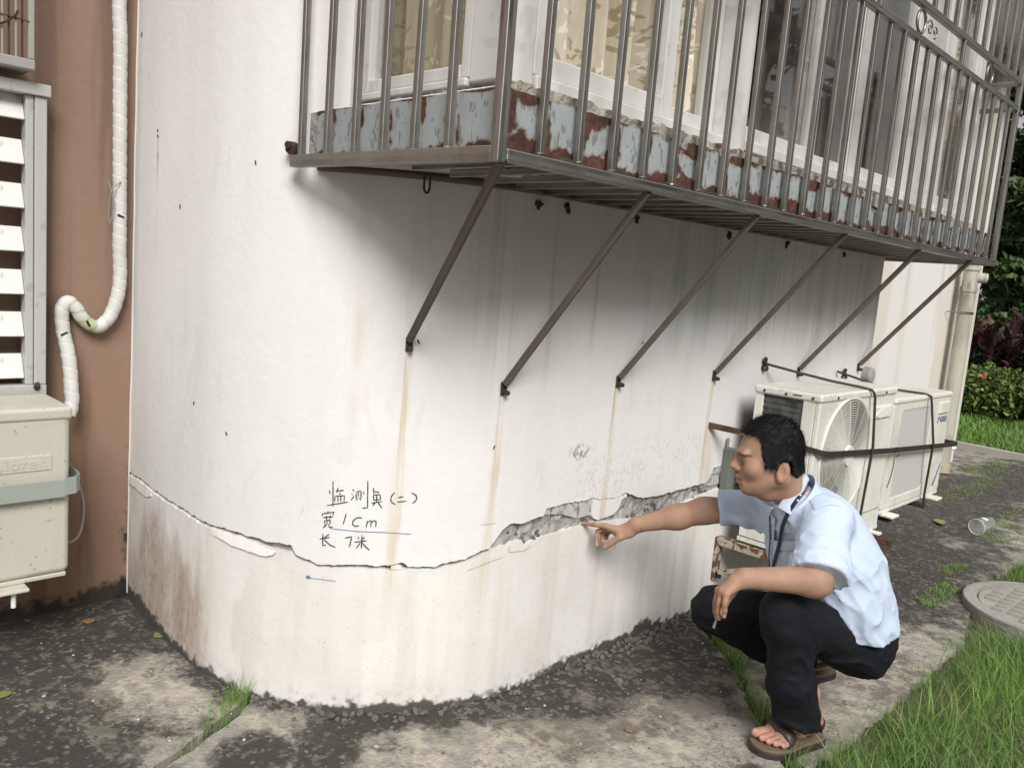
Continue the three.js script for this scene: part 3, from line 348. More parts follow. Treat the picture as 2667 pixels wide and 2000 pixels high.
// ---------- air conditioner outdoor units ----------
const acTex = (seed0, r, g, b, dirt) => colorTex(512, 512, 1, 1, (x, y, o) => { const a = fb(x * 5 + seed0, y * 4, 4), s = fb(x * 30 + seed0, y * 2, 4), f = n2(x * 220, y * 220), k = clamp(sst(0.5, 0.8, a) * 0.35 + sst(0.5, 0.75, s) * 0.22) * dirt, sp = sst(0.78, 0.82, fb(x * 70 + seed0, y * 70, 3)) * 0.5 * dirt; let R = mix(r, 0.44, k) * (0.98 + 0.04 * f), G = mix(g, 0.40, k) * (0.98 + 0.04 * f), B = mix(b, 0.31, k) * (0.98 + 0.04 * f); o[0] = mix(R, 0.22, sp); o[1] = mix(G, 0.13, sp); o[2] = mix(B, 0.07, sp); });
const acM1 = mat(1, 1, 1, 0.42, 0, { map: acTex(3, 0.72, 0.71, 0.65, 0.8) }), acM2 = mat(1, 1, 1, 0.45, 0, { map: acTex(17, 0.70, 0.69, 0.62, 0.9) }), acM3 = mat(1, 1, 1, 0.5, 0, { map: acTex(31, 0.50, 0.48, 0.41, 1.0) });
const black = mat(0.02, 0.02, 0.021, 0.8), finM = mat(0.07, 0.07, 0.068, 0.6, 0.4, { map: colorTex(256, 256, 0.5, 0.5, (x, y, o) => { const k = sst(0.55, 0.7, fb(x * 16, y * 10, 4)); for (let i = 0; i < 3; i++) o[i] = mix(0.35, 1, k * 0.9); }) }); finM.color = C(0.16, 0.16, 0.155);
{ // unit with the round fan grille
  const a = thing('air_conditioner', 'tall cream outdoor unit with round spiral fan grille strapped to the white wall', 'air conditioner', [0, 0, 0], 'outdoor units under the window guard');
  const x0 = 3.302, x1 = 4.122, y0 = 0.366, y1 = 1.035, zf = -1.45, zb = -1.745, cx = 3.62, cy = 0.762, R = 0.262;
  // front panel with a real round opening
  const sh = new THREE.Shape(); sh.moveTo(x0 + 0.004, y0); sh.lineTo(x1, y0); sh.lineTo(x1, y1); sh.lineTo(x0 + 0.004, y1); sh.closePath(); const hole = new THREE.Path(); hole.absarc(cx, cy, R, 0, Math.PI * 2, true); sh.holes.push(hole);
  const fg = new THREE.ExtrudeGeometry(sh, { depth: 0.012, bevelEnabled: true, bevelSize: 0.004, bevelThickness: 0.004, bevelSegments: 2, curveSegments: 64 }); fg.translate(0, 0, zf - 0.016); part('front_panel', uvBox(fg), acM1, a);
  part('right_panel', box(x1 - 0.012, x1 + 0.003, y0, y1, zb, zf - 0.0205), acM1, a); part('back_panel', box(x0 + 0.013, x1 - 0.013, y0, y1, zb, zb + 0.01), finM, a);
  part('side_post', rbox(x0 - 0.0005, x0 + 0.04, y0, y1, zf - 0.075, zf - 0.021, 0.004), acM1, a); part('side_post', rbox(x0 - 0.0005, x0 + 0.03, y0, y1, zb + 0.0005, zb + 0.038, 0.004), acM1, a);
  part('side_band', box(x0 - 0.0002, x0 + 0.02, y0 + 0.001, y0 + 0.05, zb + 0.039, zf - 0.076), acM1, a);
  const coil = part('coil', box(x0 + 0.012, x0 + 0.03, y0 + 0.05, y1 - 0.012, zb + 0.0385, zf - 0.0755), finM, a); for (let k = 0; k < 22; k++) { const y = y0 + 0.07 + k * 0.026; if (y < y1 - 0.03) part('coil_fin', box(x0 + 0.006, x0 + 0.0118, y, y + 0.004, zb + 0.039, zf - 0.076), finM, coil); }
  const tp = part('top_cover', rbox(x0 - 0.008, x1 + 0.008, y1 - 0.022, y1 + 0.014, zb - 0.006, zf + 0.008, 0.012, 4), acM1, a); for (const z of [-1.48, -1.60, -1.70]) { const s = new THREE.CylinderGeometry(0.0055, 0.0055, 0.004, 10); s.rotateZ(Math.PI / 2); s.translate(x0 - 0.009, y1 - 0.006, z); part('screw', s, M.rust, tp); } for (const x of [3.45, 3.98]) { const s = new THREE.CylinderGeometry(0.006, 0.006, 0.004, 10); s.rotateX(Math.PI / 2); s.translate(x, y1 - 0.006, zf + 0.0095); part('screw', s, M.rust, tp); } part('vent_slot', box(x0 - 0.0092, x0 - 0.007, y1 - 0.006, y1 - 0.001, -1.57, -1.53), black, tp);
  part('base_pan', box(x0 - 0.003, x1 + 0.004, y0 - 0.022, y0 - 0.005, zb - 0.003, zf + 0.002), acM1, a);
  const dark = new THREE.CylinderGeometry(R + 0.006, R + 0.006, 0.12, 48, 1, true); dark.rotateX(Math.PI / 2); dark.translate(cx, cy, zf - 0.0805); part('fan_shroud', dark, acM1, a);
  const fan = part('fan', (() => { const g = new THREE.CylinderGeometry(0.05, 0.055, 0.06, 20); g.rotateX(Math.PI / 2); g.translate(cx, cy, zf - 0.085); return g; })(), mat(0.10, 0.10, 0.10, 0.6), a);
  for (let k = 0; k < 3; k++) { const s = new THREE.Shape(); s.moveTo(0.045, -0.03); s.quadraticCurveTo(0.16, -0.12, 0.235, -0.04); s.quadraticCurveTo(0.22, 0.08, 0.17, 0.12); s.quadraticCurveTo(0.1, 0.04, 0.045, 0.03); const g = new THREE.ExtrudeGeometry(s, { depth: 0.004, bevelEnabled: false }); g.rotateX(0.35); g.rotateZ(k * 2.0944 + 0.4); g.translate(cx, cy, zf - 0.085); part('fan_blade', g, mat(0.13, 0.13, 0.125, 0.55), fan); }
  const rimg = new THREE.TorusGeometry(R - 0.004, 0.010, 8, 72); rimg.scale(1, 1, 0.8); rimg.translate(cx, cy, zf + 0.001); const gr = part('grille_rim', rimg, acM1, a);
  const hub = new THREE.CylinderGeometry(0.045, 0.052, 0.014, 24); hub.rotateX(Math.PI / 2); hub.translate(cx, cy, zf + 0.016); part('grille_hub', hub, acM1, a);
  for (let k = 0; k < 19; k++) { const r = 0.058 + k * 0.0103, g = new THREE.TorusGeometry(r, 0.0020, 5, 56); g.translate(cx, cy, zf + 0.016 - 0.012 * Math.pow(r / R, 3)); part('grille_ring', g, acM1, gr); }
  for (let k = 0; k < 16; k++) { const t = k / 16 * Math.PI * 2 + 0.1, d = V(Math.cos(t), Math.sin(t), 0), P = [0.045, 0.12, 0.19, 0.258].map((r) => V(cx + d.x * r, cy + d.y * r, zf + 0.011 - 0.012 * Math.pow(r / R, 3))); part('grille_spoke', tube(P, 0.0025, 5, 8), acM1, gr); }
  const hd = part('handle_cover', rbox(3.88, 4.085, 0.905, 0.965, zf - 0.005, zf + 0.008, 0.008), acM1, a); { const g = new THREE.CylinderGeometry(1, 1, 0.003, 32); g.rotateX(Math.PI / 2); g.scale(0.085, 0.022, 1); g.rotateZ(0.12); g.translate(3.985, 0.934, zf + 0.009); part('oval_emblem', g, mat(0.8, 0.8, 0.78, 0.3), hd); }
  part('panel_seam', box(3.89, 4.118, 0.448, 0.451, zf - 0.002, zf + 0.0005), black, a);
  for (const x of [3.36, 4.05]) part('mounting_foot', rbox(x - 0.02, x + 0.02, y0 - 0.034, y0 - 0.0222, zb - 0.02, zf + 0.05, 0.003), acM1, a);
}
{ // unit with the square slotted grille
  const a = thing('air_conditioner', 'low white outdoor unit with square slotted grille and blue lettering', 'air conditioner', [0, 0, 0], 'outdoor units under the window guard');
  const x0 = 4.15, x1 = 4.975, y0 = 0.43, y1 = 0.955, zf = -1.452, zb = -1.745;
  const rr4 = (sh, x0, x1, y0, y1, r) => { sh.moveTo(x0 + r, y0); sh.lineTo(x1 - r, y0); sh.quadraticCurveTo(x1, y0, x1, y0 + r); sh.lineTo(x1, y1 - r); sh.quadraticCurveTo(x1, y1, x1 - r, y1); sh.lineTo(x0 + r, y1); sh.quadraticCurveTo(x0, y1, x0, y1 - r); sh.lineTo(x0, y0 + r); sh.quadraticCurveTo(x0, y0, x0 + r, y0); };
  const sh = new THREE.Shape(), ho = new THREE.Path(); rr4(sh, x0, x1, y0, y1, 0.01); rr4(ho, 4.255, 4.70, 0.468, 0.925, 0.035); sh.holes.push(ho);
  const fg = new THREE.ExtrudeGeometry(sh, { depth: 0.02, bevelEnabled: true, bevelSize: 0.006, bevelThickness: 0.006, bevelSegments: 3 }); fg.translate(0, 0, zf - 0.026); part('front_panel', uvBox(fg), acM2, a);
  part('casing', merge([box(x0, x0 + 0.012, y0, y1, zb, zf - 0.033), box(x1 - 0.012, x1, y0, y1, zb, zf - 0.033), box(x0 + 0.013, x1 - 0.013, y0, y1, zb, zb + 0.01)]), acM2, a);
  part('top_cover', rbox(x0 - 0.008, x1 + 0.008, y1 + 0.002, y1 + 0.032, zb - 0.006, zf + 0.006, 0.012, 4), acM2, a);
  part('base_pan', rbox(x0 - 0.003, x1 + 0.003, y0 - 0.026, y0 - 0.008, zb, zf, 0.004), acM2, a);
  const gm = mat(0.62, 0.61, 0.58, 0.5), gb = part('grille_backing', box(4.256, 4.699, 0.469, 0.924, zf - 0.05, zf - 0.045), mat(0.35, 0.345, 0.33, 0.6), a);
  for (let k = 0; k < 46; k++) { const x = 4.262 + k * 0.0096; part('grille_slat', box(x, x + 0.0045, 0.466, 0.927, zf - 0.014, zf - 0.003), gm, gb); } for (const y of [0.58, 0.70, 0.82]) part('grille_tie', box(4.254, 4.701, y, y + 0.005, zf - 0.018, zf - 0.0145), gm, gb);
  part('handle_cover', rbox(4.80, 4.955, 0.87, 0.935, zf - 0.004, zf + 0.009, 0.008), acM2, a);
  const tm = mat(0.06, 0.06, 0.20, 0.4); { const g = new TextGeometry('GREE', { font, size: 0.030, depth: 0.001, curveSegments: 3 }); g.scale(1.15, 1, 1); g.computeBoundingBox(); g.translate(4.838, 0.822, zf + 0.0004); part('brand_lettering', g, tm, a, 'dark blue lettering GREE'); const s = new THREE.Shape(); s.moveTo(0, 0); s.lineTo(0.007, 0.0); s.quadraticCurveTo(0.008, 0.026, 0.026, 0.022); s.lineTo(0.03, 0.034); s.quadraticCurveTo(0.0, 0.044, 0, 0); const e = new THREE.ExtrudeGeometry(s, { depth: 0.001, bevelEnabled: false }); e.translate(4.802, 0.818, zf + 0.0005); part('brand_emblem', e, tm, a); }
  { const bm = mat(0.09, 0.08, 0.34, 0.4); for (let k = 0; k < 7; k++) { const t = k / 7, x = 4.865 + 0.098 * t, y = 0.462 + 0.118 * t, s = new THREE.Shape(); s.moveTo(0, 0); s.lineTo(0.02 - 0.012 * t, -0.004); s.lineTo(0.032 - 0.012 * t, 0.018); s.lineTo(0.012, 0.017); const g = new THREE.ExtrudeGeometry(s, { depth: 0.001, bevelEnabled: false }); g.translate(Math.min(x, 4.945), y, zf + 0.0005); part('blue_stripe', g, bm, a); } }
  for (const x of [4.22, 4.86]) part('mounting_foot', rbox(x - 0.045, x + 0.045, y0 - 0.040, y0 - 0.0262, zb - 0.02, zf + 0.055, 0.005), acM2, a);
}
{ // beige unit on the brown wall
  const a = thing('air_conditioner', 'old beige outdoor unit with raised nameplate on the brown wall below the louvre', 'air conditioner');
  const x0 = 0.13, x1 = 0.905, y0 = 0.31, y1 = 0.862, zf = -2.93, zb = -3.20;
  part('casing', rbox(x0, x1, y0, y1, zb, zf, 0.022, 4), acM3, a);
  part('top_cover', rbox(x0 - 0.006, x1 + 0.006, y1 - 0.022, y1 + 0.022, zb - 0.004, zf + 0.006, 0.014, 4), acM3, a);
  part('base_pan', rbox(x0 + 0.02, x1 - 0.01, y0 - 0.014, y0 + 0.001, zb + 0.01, zf - 0.004, 0.004), acM3, a);
  const np = part('nameplate', rbox(0.40, 0.848, 0.675, 0.728, zf - 0.004, zf + 0.003, 0.003), acM3, a, 'raised beige nameplate with embossed letters'); { const g = new TextGeometry('Haloren', { font, size: 0.030, depth: 0.002, curveSegments: 3 }); g.scale(1.25, 1, 1); g.computeBoundingBox(); g.translate(0.835 - g.boundingBox.max.x, 0.687, zf + 0.0025); part('embossed_letters', g, acM3, np); }
  part('service_valve', merge([(() => { const g = new THREE.CylinderGeometry(0.011, 0.011, 0.05, 10); g.rotateZ(Math.PI / 2); g.translate(x1 + 0.022, 0.73, zb + 0.06); return g; })(), rbox(x1 + 0.001, x1 + 0.014, 0.66, 0.80, zb + 0.03, zb + 0.09, 0.003)]), acM3, a);
  for (const x of [0.25, 0.72]) { const f = part('mounting_foot', rbox(x - 0.05, x + 0.05, y0 - 0.026, y0 - 0.0145, zb - 0.03, zf + 0.05, 0.004), acM3, a); const b = new THREE.CylinderGeometry(0.008, 0.008, 0.06, 8); b.translate(x + 0.01, y0 - 0.05, zf + 0.02); part('bolt', b, M.white, f); }
  const iron = thing('wall_bracket', 'grey angle bracket carrying the beige outdoor unit', 'bracket'); for (const x of [0.25, 0.72]) { part('arm', box(x - 0.018, x + 0.018, y0 - 0.045, y0 - 0.028, ZB + 0.002, zf + 0.01), M.darkIron, iron); part('wall_leg', box(x - 0.018, x + 0.018, y0 - 0.22, y0 - 0.046, ZB + 0.002, ZB + 0.02), M.darkIron, iron); }
  const st = new THREE.Shape(); const P = [[0.05, zf + 0.028], [0.88, zf + 0.028], [0.915, zf + 0.02], [0.935, zf - 0.01], [0.942, zf - 0.06], [0.945, ZB + 0.005]], pos = [], idx = []; P.forEach(([x, z], i) => { const y = 0.615 + 0.012 * (x - 0.5); for (const d of [-0.029, 0.029]) pos.push(x, y + d, z); }); for (let i = 0; i + 1 < P.length; i++) { const q = 2 * i; idx.push(q, q + 2, q + 3, q, q + 3, q + 1); } const band = []; for (let i = 0; i + 1 < P.length; i++) { const u = V(P[i][0], 0.615 + 0.012 * (P[i][0] - 0.5), P[i][1]), w = V(P[i + 1][0], 0.615 + 0.012 * (P[i + 1][0] - 0.5), P[i + 1][1]), d = w.clone().sub(u), L = d.length(), g = new THREE.BoxGeometry(L + 0.003, 0.058, 0.004); g.rotateY(-Math.atan2(d.z, d.x)); g.translate((u.x + w.x) / 2, (u.y + w.y) / 2, (u.z + w.z) / 2); band.push(g); } band.push((() => { const g = new THREE.BoxGeometry(0.004, 0.058, 0.45); g.translate(0.05, 0.6096, zf - 0.19); return g; })());
  solo('retaining_strap', merge(band), mat(0.30, 0.33, 0.29, 0.6), 'grey-green flat strap bent round the beige outdoor unit', 'strap');
  solo('power_cable', tube([V(0.915, 0.72, -3.12), V(0.955, 0.66, -3.16), V(0.99, 0.60, -3.2), V(1.018, 0.545, -3.22), V(1.042, 0.46, -3.23), V(1.038, 0.385, -3.22), V(1.01, 0.335, -3.19), V(0.96, 0.325, -3.17), V(0.90, 0.33, -3.15)], 0.0055, 7, 60), mat(0.30, 0.27, 0.235, 0.7), 'thin grey cable looping beside the beige outdoor unit', 'cable');
  solo('drain_stub', merge([(() => { const g = new THREE.CylinderGeometry(0.013, 0.015, 0.05, 10); g.translate(0.965, 0.29, -3.19); return g; })(), bar(V(0.965, 0.27, -3.19), V(0.985, 0.225, -3.18), 0.006)]), mat(0.16, 0.16, 0.15, 0.7), 'dark drain stub with wires beside the beige unit', 'pipe stub');
}
// wrapped refrigerant pipe on the brown wall
{
  const P = [[1.18, 3.2], [1.182, 2.6], [1.178, 2.302], [1.184, 2.159], [1.186, 1.939], [1.189, 1.714], [1.191, 1.562], [1.193, 1.407], [1.196, 1.305], [1.187, 1.226], [1.156, 1.146], [1.115, 1.114], [1.071, 1.137], [1.038, 1.186], [1.013, 1.205], [0.995, 1.18], [1.0, 1.09], [1.01, 1.03], [1.016, 0.96], [1.017, 0.896], [1.016, 0.835], [1.0, 0.79]];
  const curve = new THREE.CatmullRomCurve3(P.map(([x, y], i) => V(x - 0.010, y, ZB + 0.034 + (i > 16 ? (i - 16) * 0.012 : 0))), false, 'centripetal'), N = 640, S = 14, fr = curve.computeFrenetFrames(N), len = curve.getLength(), pos = [], uv = [], idx = [];
  for (let i = 0; i <= N; i++) { const t = i / N, p = curve.getPointAt(t), d = t * len; for (let k = 0; k <= S; k++) { const a = k / S * Math.PI * 2, ph = (d / 0.043 + a / (Math.PI * 2) * 0.9 + 0.35 * n2(d * 7, 2)) % 1, r = 0.0235 + 0.0022 * (1 - ph) * (1 - sst(0.9, 1, ph)) - (ph > 0.93 ? 0.0012 : 0) + 0.002 * (fb(d * 22, a * 1.5, 3) - 0.5); const nx = Math.cos(a), ny = Math.sin(a); pos.push(p.x + r * (nx * fr.normals[i].x + ny * fr.binormals[i].x), p.y + r * (nx * fr.normals[i].y + ny * fr.binormals[i].y), p.z + r * (nx * fr.normals[i].z + ny * fr.binormals[i].z)); uv.push(k / S, d / len); } }
  for (let i = 0; i < N; i++) for (let k = 0; k < S; k++) { const a = i * (S + 1) + k; idx.push(a, a + 1, a + S + 2, a, a + S + 2, a + S + 1); }
  const g = new THREE.BufferGeometry(); g.setAttribute('position', new THREE.Float32BufferAttribute(pos, 3)); g.setAttribute('uv', new THREE.Float32BufferAttribute(uv, 2)); g.setIndex(idx); g.computeVertexNormals();
  const tx = colorTex(64, 1024, 1, len, (u, d, o) => { const ph = (d / 0.043 + u * 0.9 + 0.35 * n2(d * 7, 2)) % 1, v = 0.58 + 0.1 * (fb(u * 4, d * 20, 4) - 0.5), k = ph > 0.92 ? 0.5 : 0, gm = sst(0.45, 0.65, fb(u * 3, d * 14, 3)) * sst(0.10, 0, Math.abs(d - 2.13)) * 0.7; o[0] = mix(mix(v, 0.3, k), 0.34, gm); o[1] = mix(mix(v * 0.985, 0.28, k), 0.38, gm); o[2] = mix(mix(v * 0.93, 0.25, k), 0.15, gm); });
  const pipe = thing('wrapped_pipe', 'white tape-wrapped air conditioner pipe bending down the brown wall', 'pipe'); part('taped_hose', g, mat(1, 1, 1, 0.6, 0, { map: tx }), pipe);
  for (const [t, a] of [[0.62, 1.2], [0.80, 0.5], [0.885, 2]]) { const p = curve.getPointAt(t), q = new THREE.CapsuleGeometry(0.003, 0.02, 3, 6); q.scale(1.6, 1, 1); q.rotateZ(a); q.translate(p.x - 0.004, p.y, p.z + 0.0235); part('tape_tear', q, black, pipe); }
  part('tie_wire', tube([V(1.14, 1.66, ZB + 0.03), V(1.145, 1.60, ZB + 0.062), V(1.152, 1.56, ZB + 0.06), V(1.138, 1.50, ZB + 0.05), V(1.14, 1.62, ZB + 0.064), V(1.17, 1.655, ZB + 0.062), V(1.19, 1.66, ZB + 0.04)], 0.002, 5, 50), mat(0.25, 0.25, 0.22, 0.7), pipe);
}
// louvred screen and the wire guard above it
{
  const lm = mat(1, 1, 1, 0.5, 0.1, { map: colorTex(256, 256, 0.5, 0.5, (x, y, o) => { const v = 0.44 + 0.06 * (fb(x * 12, y * 5, 4) - 0.5), k = sst(0.7, 0.78, fb(x * 60, y * 60, 3)) * 0.3; o[0] = mix(v, 0.2, k); o[1] = mix(v * 1.0, 0.18, k); o[2] = mix(v * 0.93, 0.15, k); }) }), sm = mat(1, 1, 1, 0.5, 0, { map: acTex(8, 0.66, 0.66, 0.62, 0.6) });
  const l = thing('louvre_screen', 'grey framed louvre screen with pale angled slats on the brown wall', 'louvre'), z = -3.225;
  part('top_rail', rbox(-0.4, 0.922, 1.905, 1.945, z - 0.075, z + 0.012, 0.004), lm, l); part('bottom_rail', rbox(-0.4, 0.915, 0.875, 0.912, z - 0.07, z, 0.004), lm, l); part('stile', rbox(0.875, 0.913, 0.913, 1.904, z - 0.07, z, 0.004), lm, l); part('inner_stile', rbox(0.848, 0.873, 0.913, 1.904, z - 0.06, z - 0.006, 0.003), lm, l);
  for (let k = 0; k < 7; k++) { const y = 1.862 - k * 0.1475, g = rbox(-0.4, 0.847, -0.004, 0.004, -0.046, 0.046, 0.002); g.rotateX(1.12); g.translate(0, y, z - 0.035); part('slat', g, sm, l); }
  part('corner_rivet', (() => { const g = new THREE.IcosahedronGeometry(0.014, 1); g.translate(0.882, 0.908, z + 0.004); return jitter(g, 0.012, 90); })(), M.darkIron, l);
  const w = thing('wire_guard', 'dusty painted wire guard hanging above the louvre screen', 'window guard'); const wz = -3.17, gm = mat(0.34, 0.33, 0.30, 0.65, 0.3);
  part('tray', rbox(-0.4, 0.858, 1.975, 2.008, ZB + 0.01, wz + 0.01, 0.004), gm, w); part('post', rbox(0.838, 0.856, 2.009, 2.9, wz - 0.012, wz + 0.008, 0.003), gm, w); for (let k = 0; k < 26; k++) part('wire', bar(V(0.822 - k * 0.0195, 2.006, wz + rr(-0.003, 0.003)), V(0.822 - k * 0.0195 + rr(-0.004, 0.004), 2.9, wz), 0.0055), k % 2 ? gm : M.darkIron, w); part('cross_wire', bar(V(0.3, 2.155, wz + 0.007), V(0.842, 2.125, wz + 0.007), 0.004), M.rust, w); part('hook', tube([V(0.70, 2.085, wz + 0.012), V(0.76, 2.10, wz + 0.012), V(0.80, 2.135, wz + 0.012), V(0.806, 2.15, wz + 0.012)], 0.004, 6, 24), M.rust, w);
}
// iron retaining bar, tie rods, wall bracket, conduit
{
  const flat = (pts, w, t) => merge(pts.slice(0, -1).map((p, i) => { const q = pts[i + 1], d = q.clone().sub(p), L = d.length(), g = new THREE.BoxGeometry(L + t, w, t); g.rotateZ(Math.asin(d.y / L)); g.rotateY(-Math.atan2(d.z, d.x)); g.translate((p.x + q.x) / 2, (p.y + q.y) / 2, (p.z + q.z) / 2); return uvBox(g); }));
  const rb = thing('retaining_bar', 'long dark iron bar bent round the front of both outdoor units', 'iron bar'); part('bar', flat([V(3.135, 0.857, ZF + 0.002), V(3.24, 0.835, -1.62), V(3.30, 0.812, -1.445), V(3.335, 0.803, -1.424), V(3.38, 0.797, -1.418), V(4.05, 0.748, -1.415), V(5.07, 0.686, -1.415), V(5.105, 0.684, -1.43), V(5.11, 0.684, -1.85)], 0.024, 0.007), mat(0.045, 0.034, 0.03, 0.7, 0.3), rb); part('rusted_end', flat([V(3.128, 0.8585, ZF + 0.0), V(3.20, 0.8445, -1.70)], 0.0255, 0.0085), M.rust, rb); part('tie_wire', (() => { const g = new THREE.TorusGeometry(0.022, 0.0018, 5, 24); g.rotateY(0.8); g.translate(4.13, 0.735, -1.408); return g; })(), M.rust, rb); part('cord', tube([V(4.115, 0.73, -1.41), V(4.10, 0.66, -1.405), V(4.095, 0.60, -1.41), V(4.085, 0.56, -1.415)], 0.003, 5, 24), mat(0.2, 0.12, 0.08, 0.9), rb);
  const rod = (name, pts, label) => { const o = solo(name, polyTube(pts, 0.0062, 7), mat(0.055, 0.04, 0.034, 0.7, 0.3), label, 'tie rod', 'tie rods over the outdoor units'); return o; };
  rod('tie_rod', [V(3.543, 1.12, ZF + 0.01), V(3.62, 1.095, -1.72), V(3.70, 1.07, -1.58), V(3.765, 1.057, -1.47), V(3.79, 1.048, -1.43), V(3.805, 1.02, -1.424), V(3.812, 0.79, -1.405), V(3.815, 0.44, -1.42), V(3.82, 0.36, -1.44)], 'bent dark rod tying down the unit with the round grille');
  rod('tie_rod', [V(4.35, 1.06, ZF + 0.008), V(4.45, 1.0, -1.62), V(4.56, 0.992, -1.47), V(4.59, 0.985, -1.436), V(4.602, 0.94, -1.43), V(4.63, 0.73, -1.402), V(4.70, 0.44, -1.43), V(4.715, 0.37, -1.43)], 'bent dark rod tying down the unit with the square grille');
  for (const [x, y, lab] of [[3.54, 1.135, 'knotted rusty eye bolt holding the tie rod above the round-grille unit'], [4.44, 1.06, 'rusty eye bolt standing proud between the two strut feet']]) solo('eye_bolt', jitter(merge([0, 1, 2].map((k) => { const g = new THREE.TorusGeometry(0.010, 0.006, 6, 12); g.rotateY(k); g.translate(x + rr(-0.004, 0.004), y - 0.017 * k, ZF + 0.014); return g; })), 0.006, 70), M.rust, lab, 'eye bolt');
  solo('vent_duct', merge([(() => { const g = new THREE.CylinderGeometry(0.046, 0.046, 0.04, 24, 1, true); g.rotateX(Math.PI / 2); g.translate(4.735, 1.03, ZF + 0.02); return g; })(), (() => { const g = new THREE.SphereGeometry(0.046, 20, 10, 0, Math.PI * 2, 0, Math.PI / 2); g.rotateX(Math.PI / 2); g.scale(1, 1, 0.35); g.translate(4.735, 1.03, ZF + 0.04); return g; })()]), mat(0.30, 0.30, 0.28, 0.7), 'short grey round duct cap at the far end of the bay wall', 'vent');
  const wb2 = thing('wall_bracket', 'flaking rusty iron bracket under the round-grille unit', 'bracket'); const peel = mat(1, 1, 1, 0.9, 0, { map: colorTex(256, 256, 0.25, 0.25, (x, y, o) => { const k = sst(0.47, 0.52, fb(x * 40, y * 40, 5)), v = fb(x * 90, y * 90, 3); o[0] = mix(0.08 + 0.1 * v, 0.42, k); o[1] = mix(0.04 + 0.04 * v, 0.37, k); o[2] = mix(0.028 + 0.02 * v, 0.28, k); }), bumpMap: rustBump, bumpScale: 0.003 }); peel.map.repeat.set(4, 4);
  for (const x of [3.31, 4.03]) { const leg = part('wall_leg', jitter(box(x - 0.02, x + 0.02, 0.13, 0.33, ZF + 0.006, ZF + 0.02), 0.004, 50), peel, wb2); part('bolt', (() => { const g = new THREE.CylinderGeometry(0.010, 0.010, 0.02, 6); g.rotateX(Math.PI / 2); g.translate(x, 0.145, ZF + 0.03); return g; })(), M.rust, leg); part('arm', box(x - 0.02, x + 0.02, 0.296, 0.330, ZF + 0.0205, x > 4 ? -1.34 : -1.42), x > 4 ? M.rust : peel, wb2); part('brace', bar(V(x, 0.165, ZF + 0.03), V(x, 0.288, -1.50), 0.034, 0.02), peel, wb2); }
  const wb3 = thing('wall_bracket', 'dark bracket arms under the square-grille unit', 'bracket'); for (const x of [4.22, 4.70]) { part('arm', box(x - 0.018, x + 0.018, 0.365, 0.388, ZF + 0.004, -1.42), M.darkIron, wb3); part('wall_leg', box(x - 0.018, x + 0.018, 0.15, 0.364, ZF + 0.004, ZF + 0.018), M.darkIron, wb3); }
  const cd = thing('cable_channel', 'narrow grey-green board fixed upright on the wall beside the outdoor unit', 'channel'); part('board', jitter(rbox(3.27, 3.315, 0.47, 0.745, ZF + 0.003, ZF + 0.045, 0.004), 0.004, 40), mat(0.16, 0.172, 0.15, 0.75), cd); part('hanger', bar(V(3.285, 0.744, ZF + 0.012), V(3.285, 0.79, ZF + 0.012), 0.014, 0.008), mat(0.25, 0.25, 0.22, 0.8), cd);
  solo('plaster_slab', jitter(rbox(3.02, 3.20, 0.5, 0.515, ZF + 0.004, ZF + 0.02, 0.003), 0.012, 30).rotateZ(0).translate(0, 0, 0), M.white2, 'thin loose sliver of plaster poking out of the crack', 'plaster');
}
// rain pipe on the set-back wall
{
  const dt = colorTex(256, 1024, 0.4, 2, (x, y, o) => { const v = 0.46 + 0.08 * (fb(x * 10, y * 5, 4) - 0.5), k = sst(0.42, 0.7, fb(x * 14, y * 4 + 3, 5)) * (0.25 + 0.6 * sst(1.35, 1.75, y)), r = sst(0.45, 0.65, fb(x * 24, y * 3, 4)) * 0.4; o[0] = mix(mix(v, 0.38, r), 0.08, k); o[1] = mix(mix(v * 0.97, 0.34, r), 0.075, k); o[2] = mix(mix(v * 0.82, 0.25, r), 0.06, k); });
  const dm = mat(1, 1, 1, 0.7, 0, { map: dt }), x = 7.83, z = -2.28, r = 0.062, d = thing('rain_pipe', 'mould-streaked cream rain pipe with clean-out branch on the set-back wall', 'pipe', [0, 0, 0]);
  const cyl = (r0, y0, y1) => { const g = new THREE.CylinderGeometry(r0, r0, y1 - y0, 24); g.translate(x, (y0 + y1) / 2, z); const u = g.attributes.uv, p = g.attributes.position; for (let i = 0; i < u.count; i++) u.setXY(i, u.getX(i), p.getY(i) / 2); return g; };
  part('pipe', cyl(r, 0, 1.60), dm, d); part('socket', cyl(r + 0.006, 1.59, 1.635), dm, d); part('tee', cyl(r - 0.002, 1.635, 1.80), dm, d); part('collar', cyl(r + 0.008, 1.775, 1.80), dm, d); part('upper_pipe', cyl(r - 0.012, 1.80, 3.55), dm, d); const br = new THREE.CylinderGeometry(0.042, 0.046, 0.09, 20); br.rotateX(Math.PI / 2); br.rotateY(0.5); br.translate(x + 0.05, 1.715, z + 0.07); part('cleanout_cap', br, dm, d); part('clamp', cyl(r + 0.004, 1.40, 1.42), M.steel, d); part('clamp_bolt', bar(V(x - 0.07, 1.41, z), V(x - 0.14, 1.41, -2.39), 0.008), M.steel, d); part('pipe_foot', cyl(r + 0.01, 0, 0.07), mat(0.42, 0.36, 0.24, 0.8), d);
  solo('drain_pipe', tube([V(7.98, 0.20, -2.40), V(8.0, 0.195, -2.33), V(8.02, 0.19, -2.28), V(8.05, 0.205, -2.25)], 0.018, 10, 24), M.white, 'short white plastic drain pipe by the foot of the rain pipe', 'pipe');
}
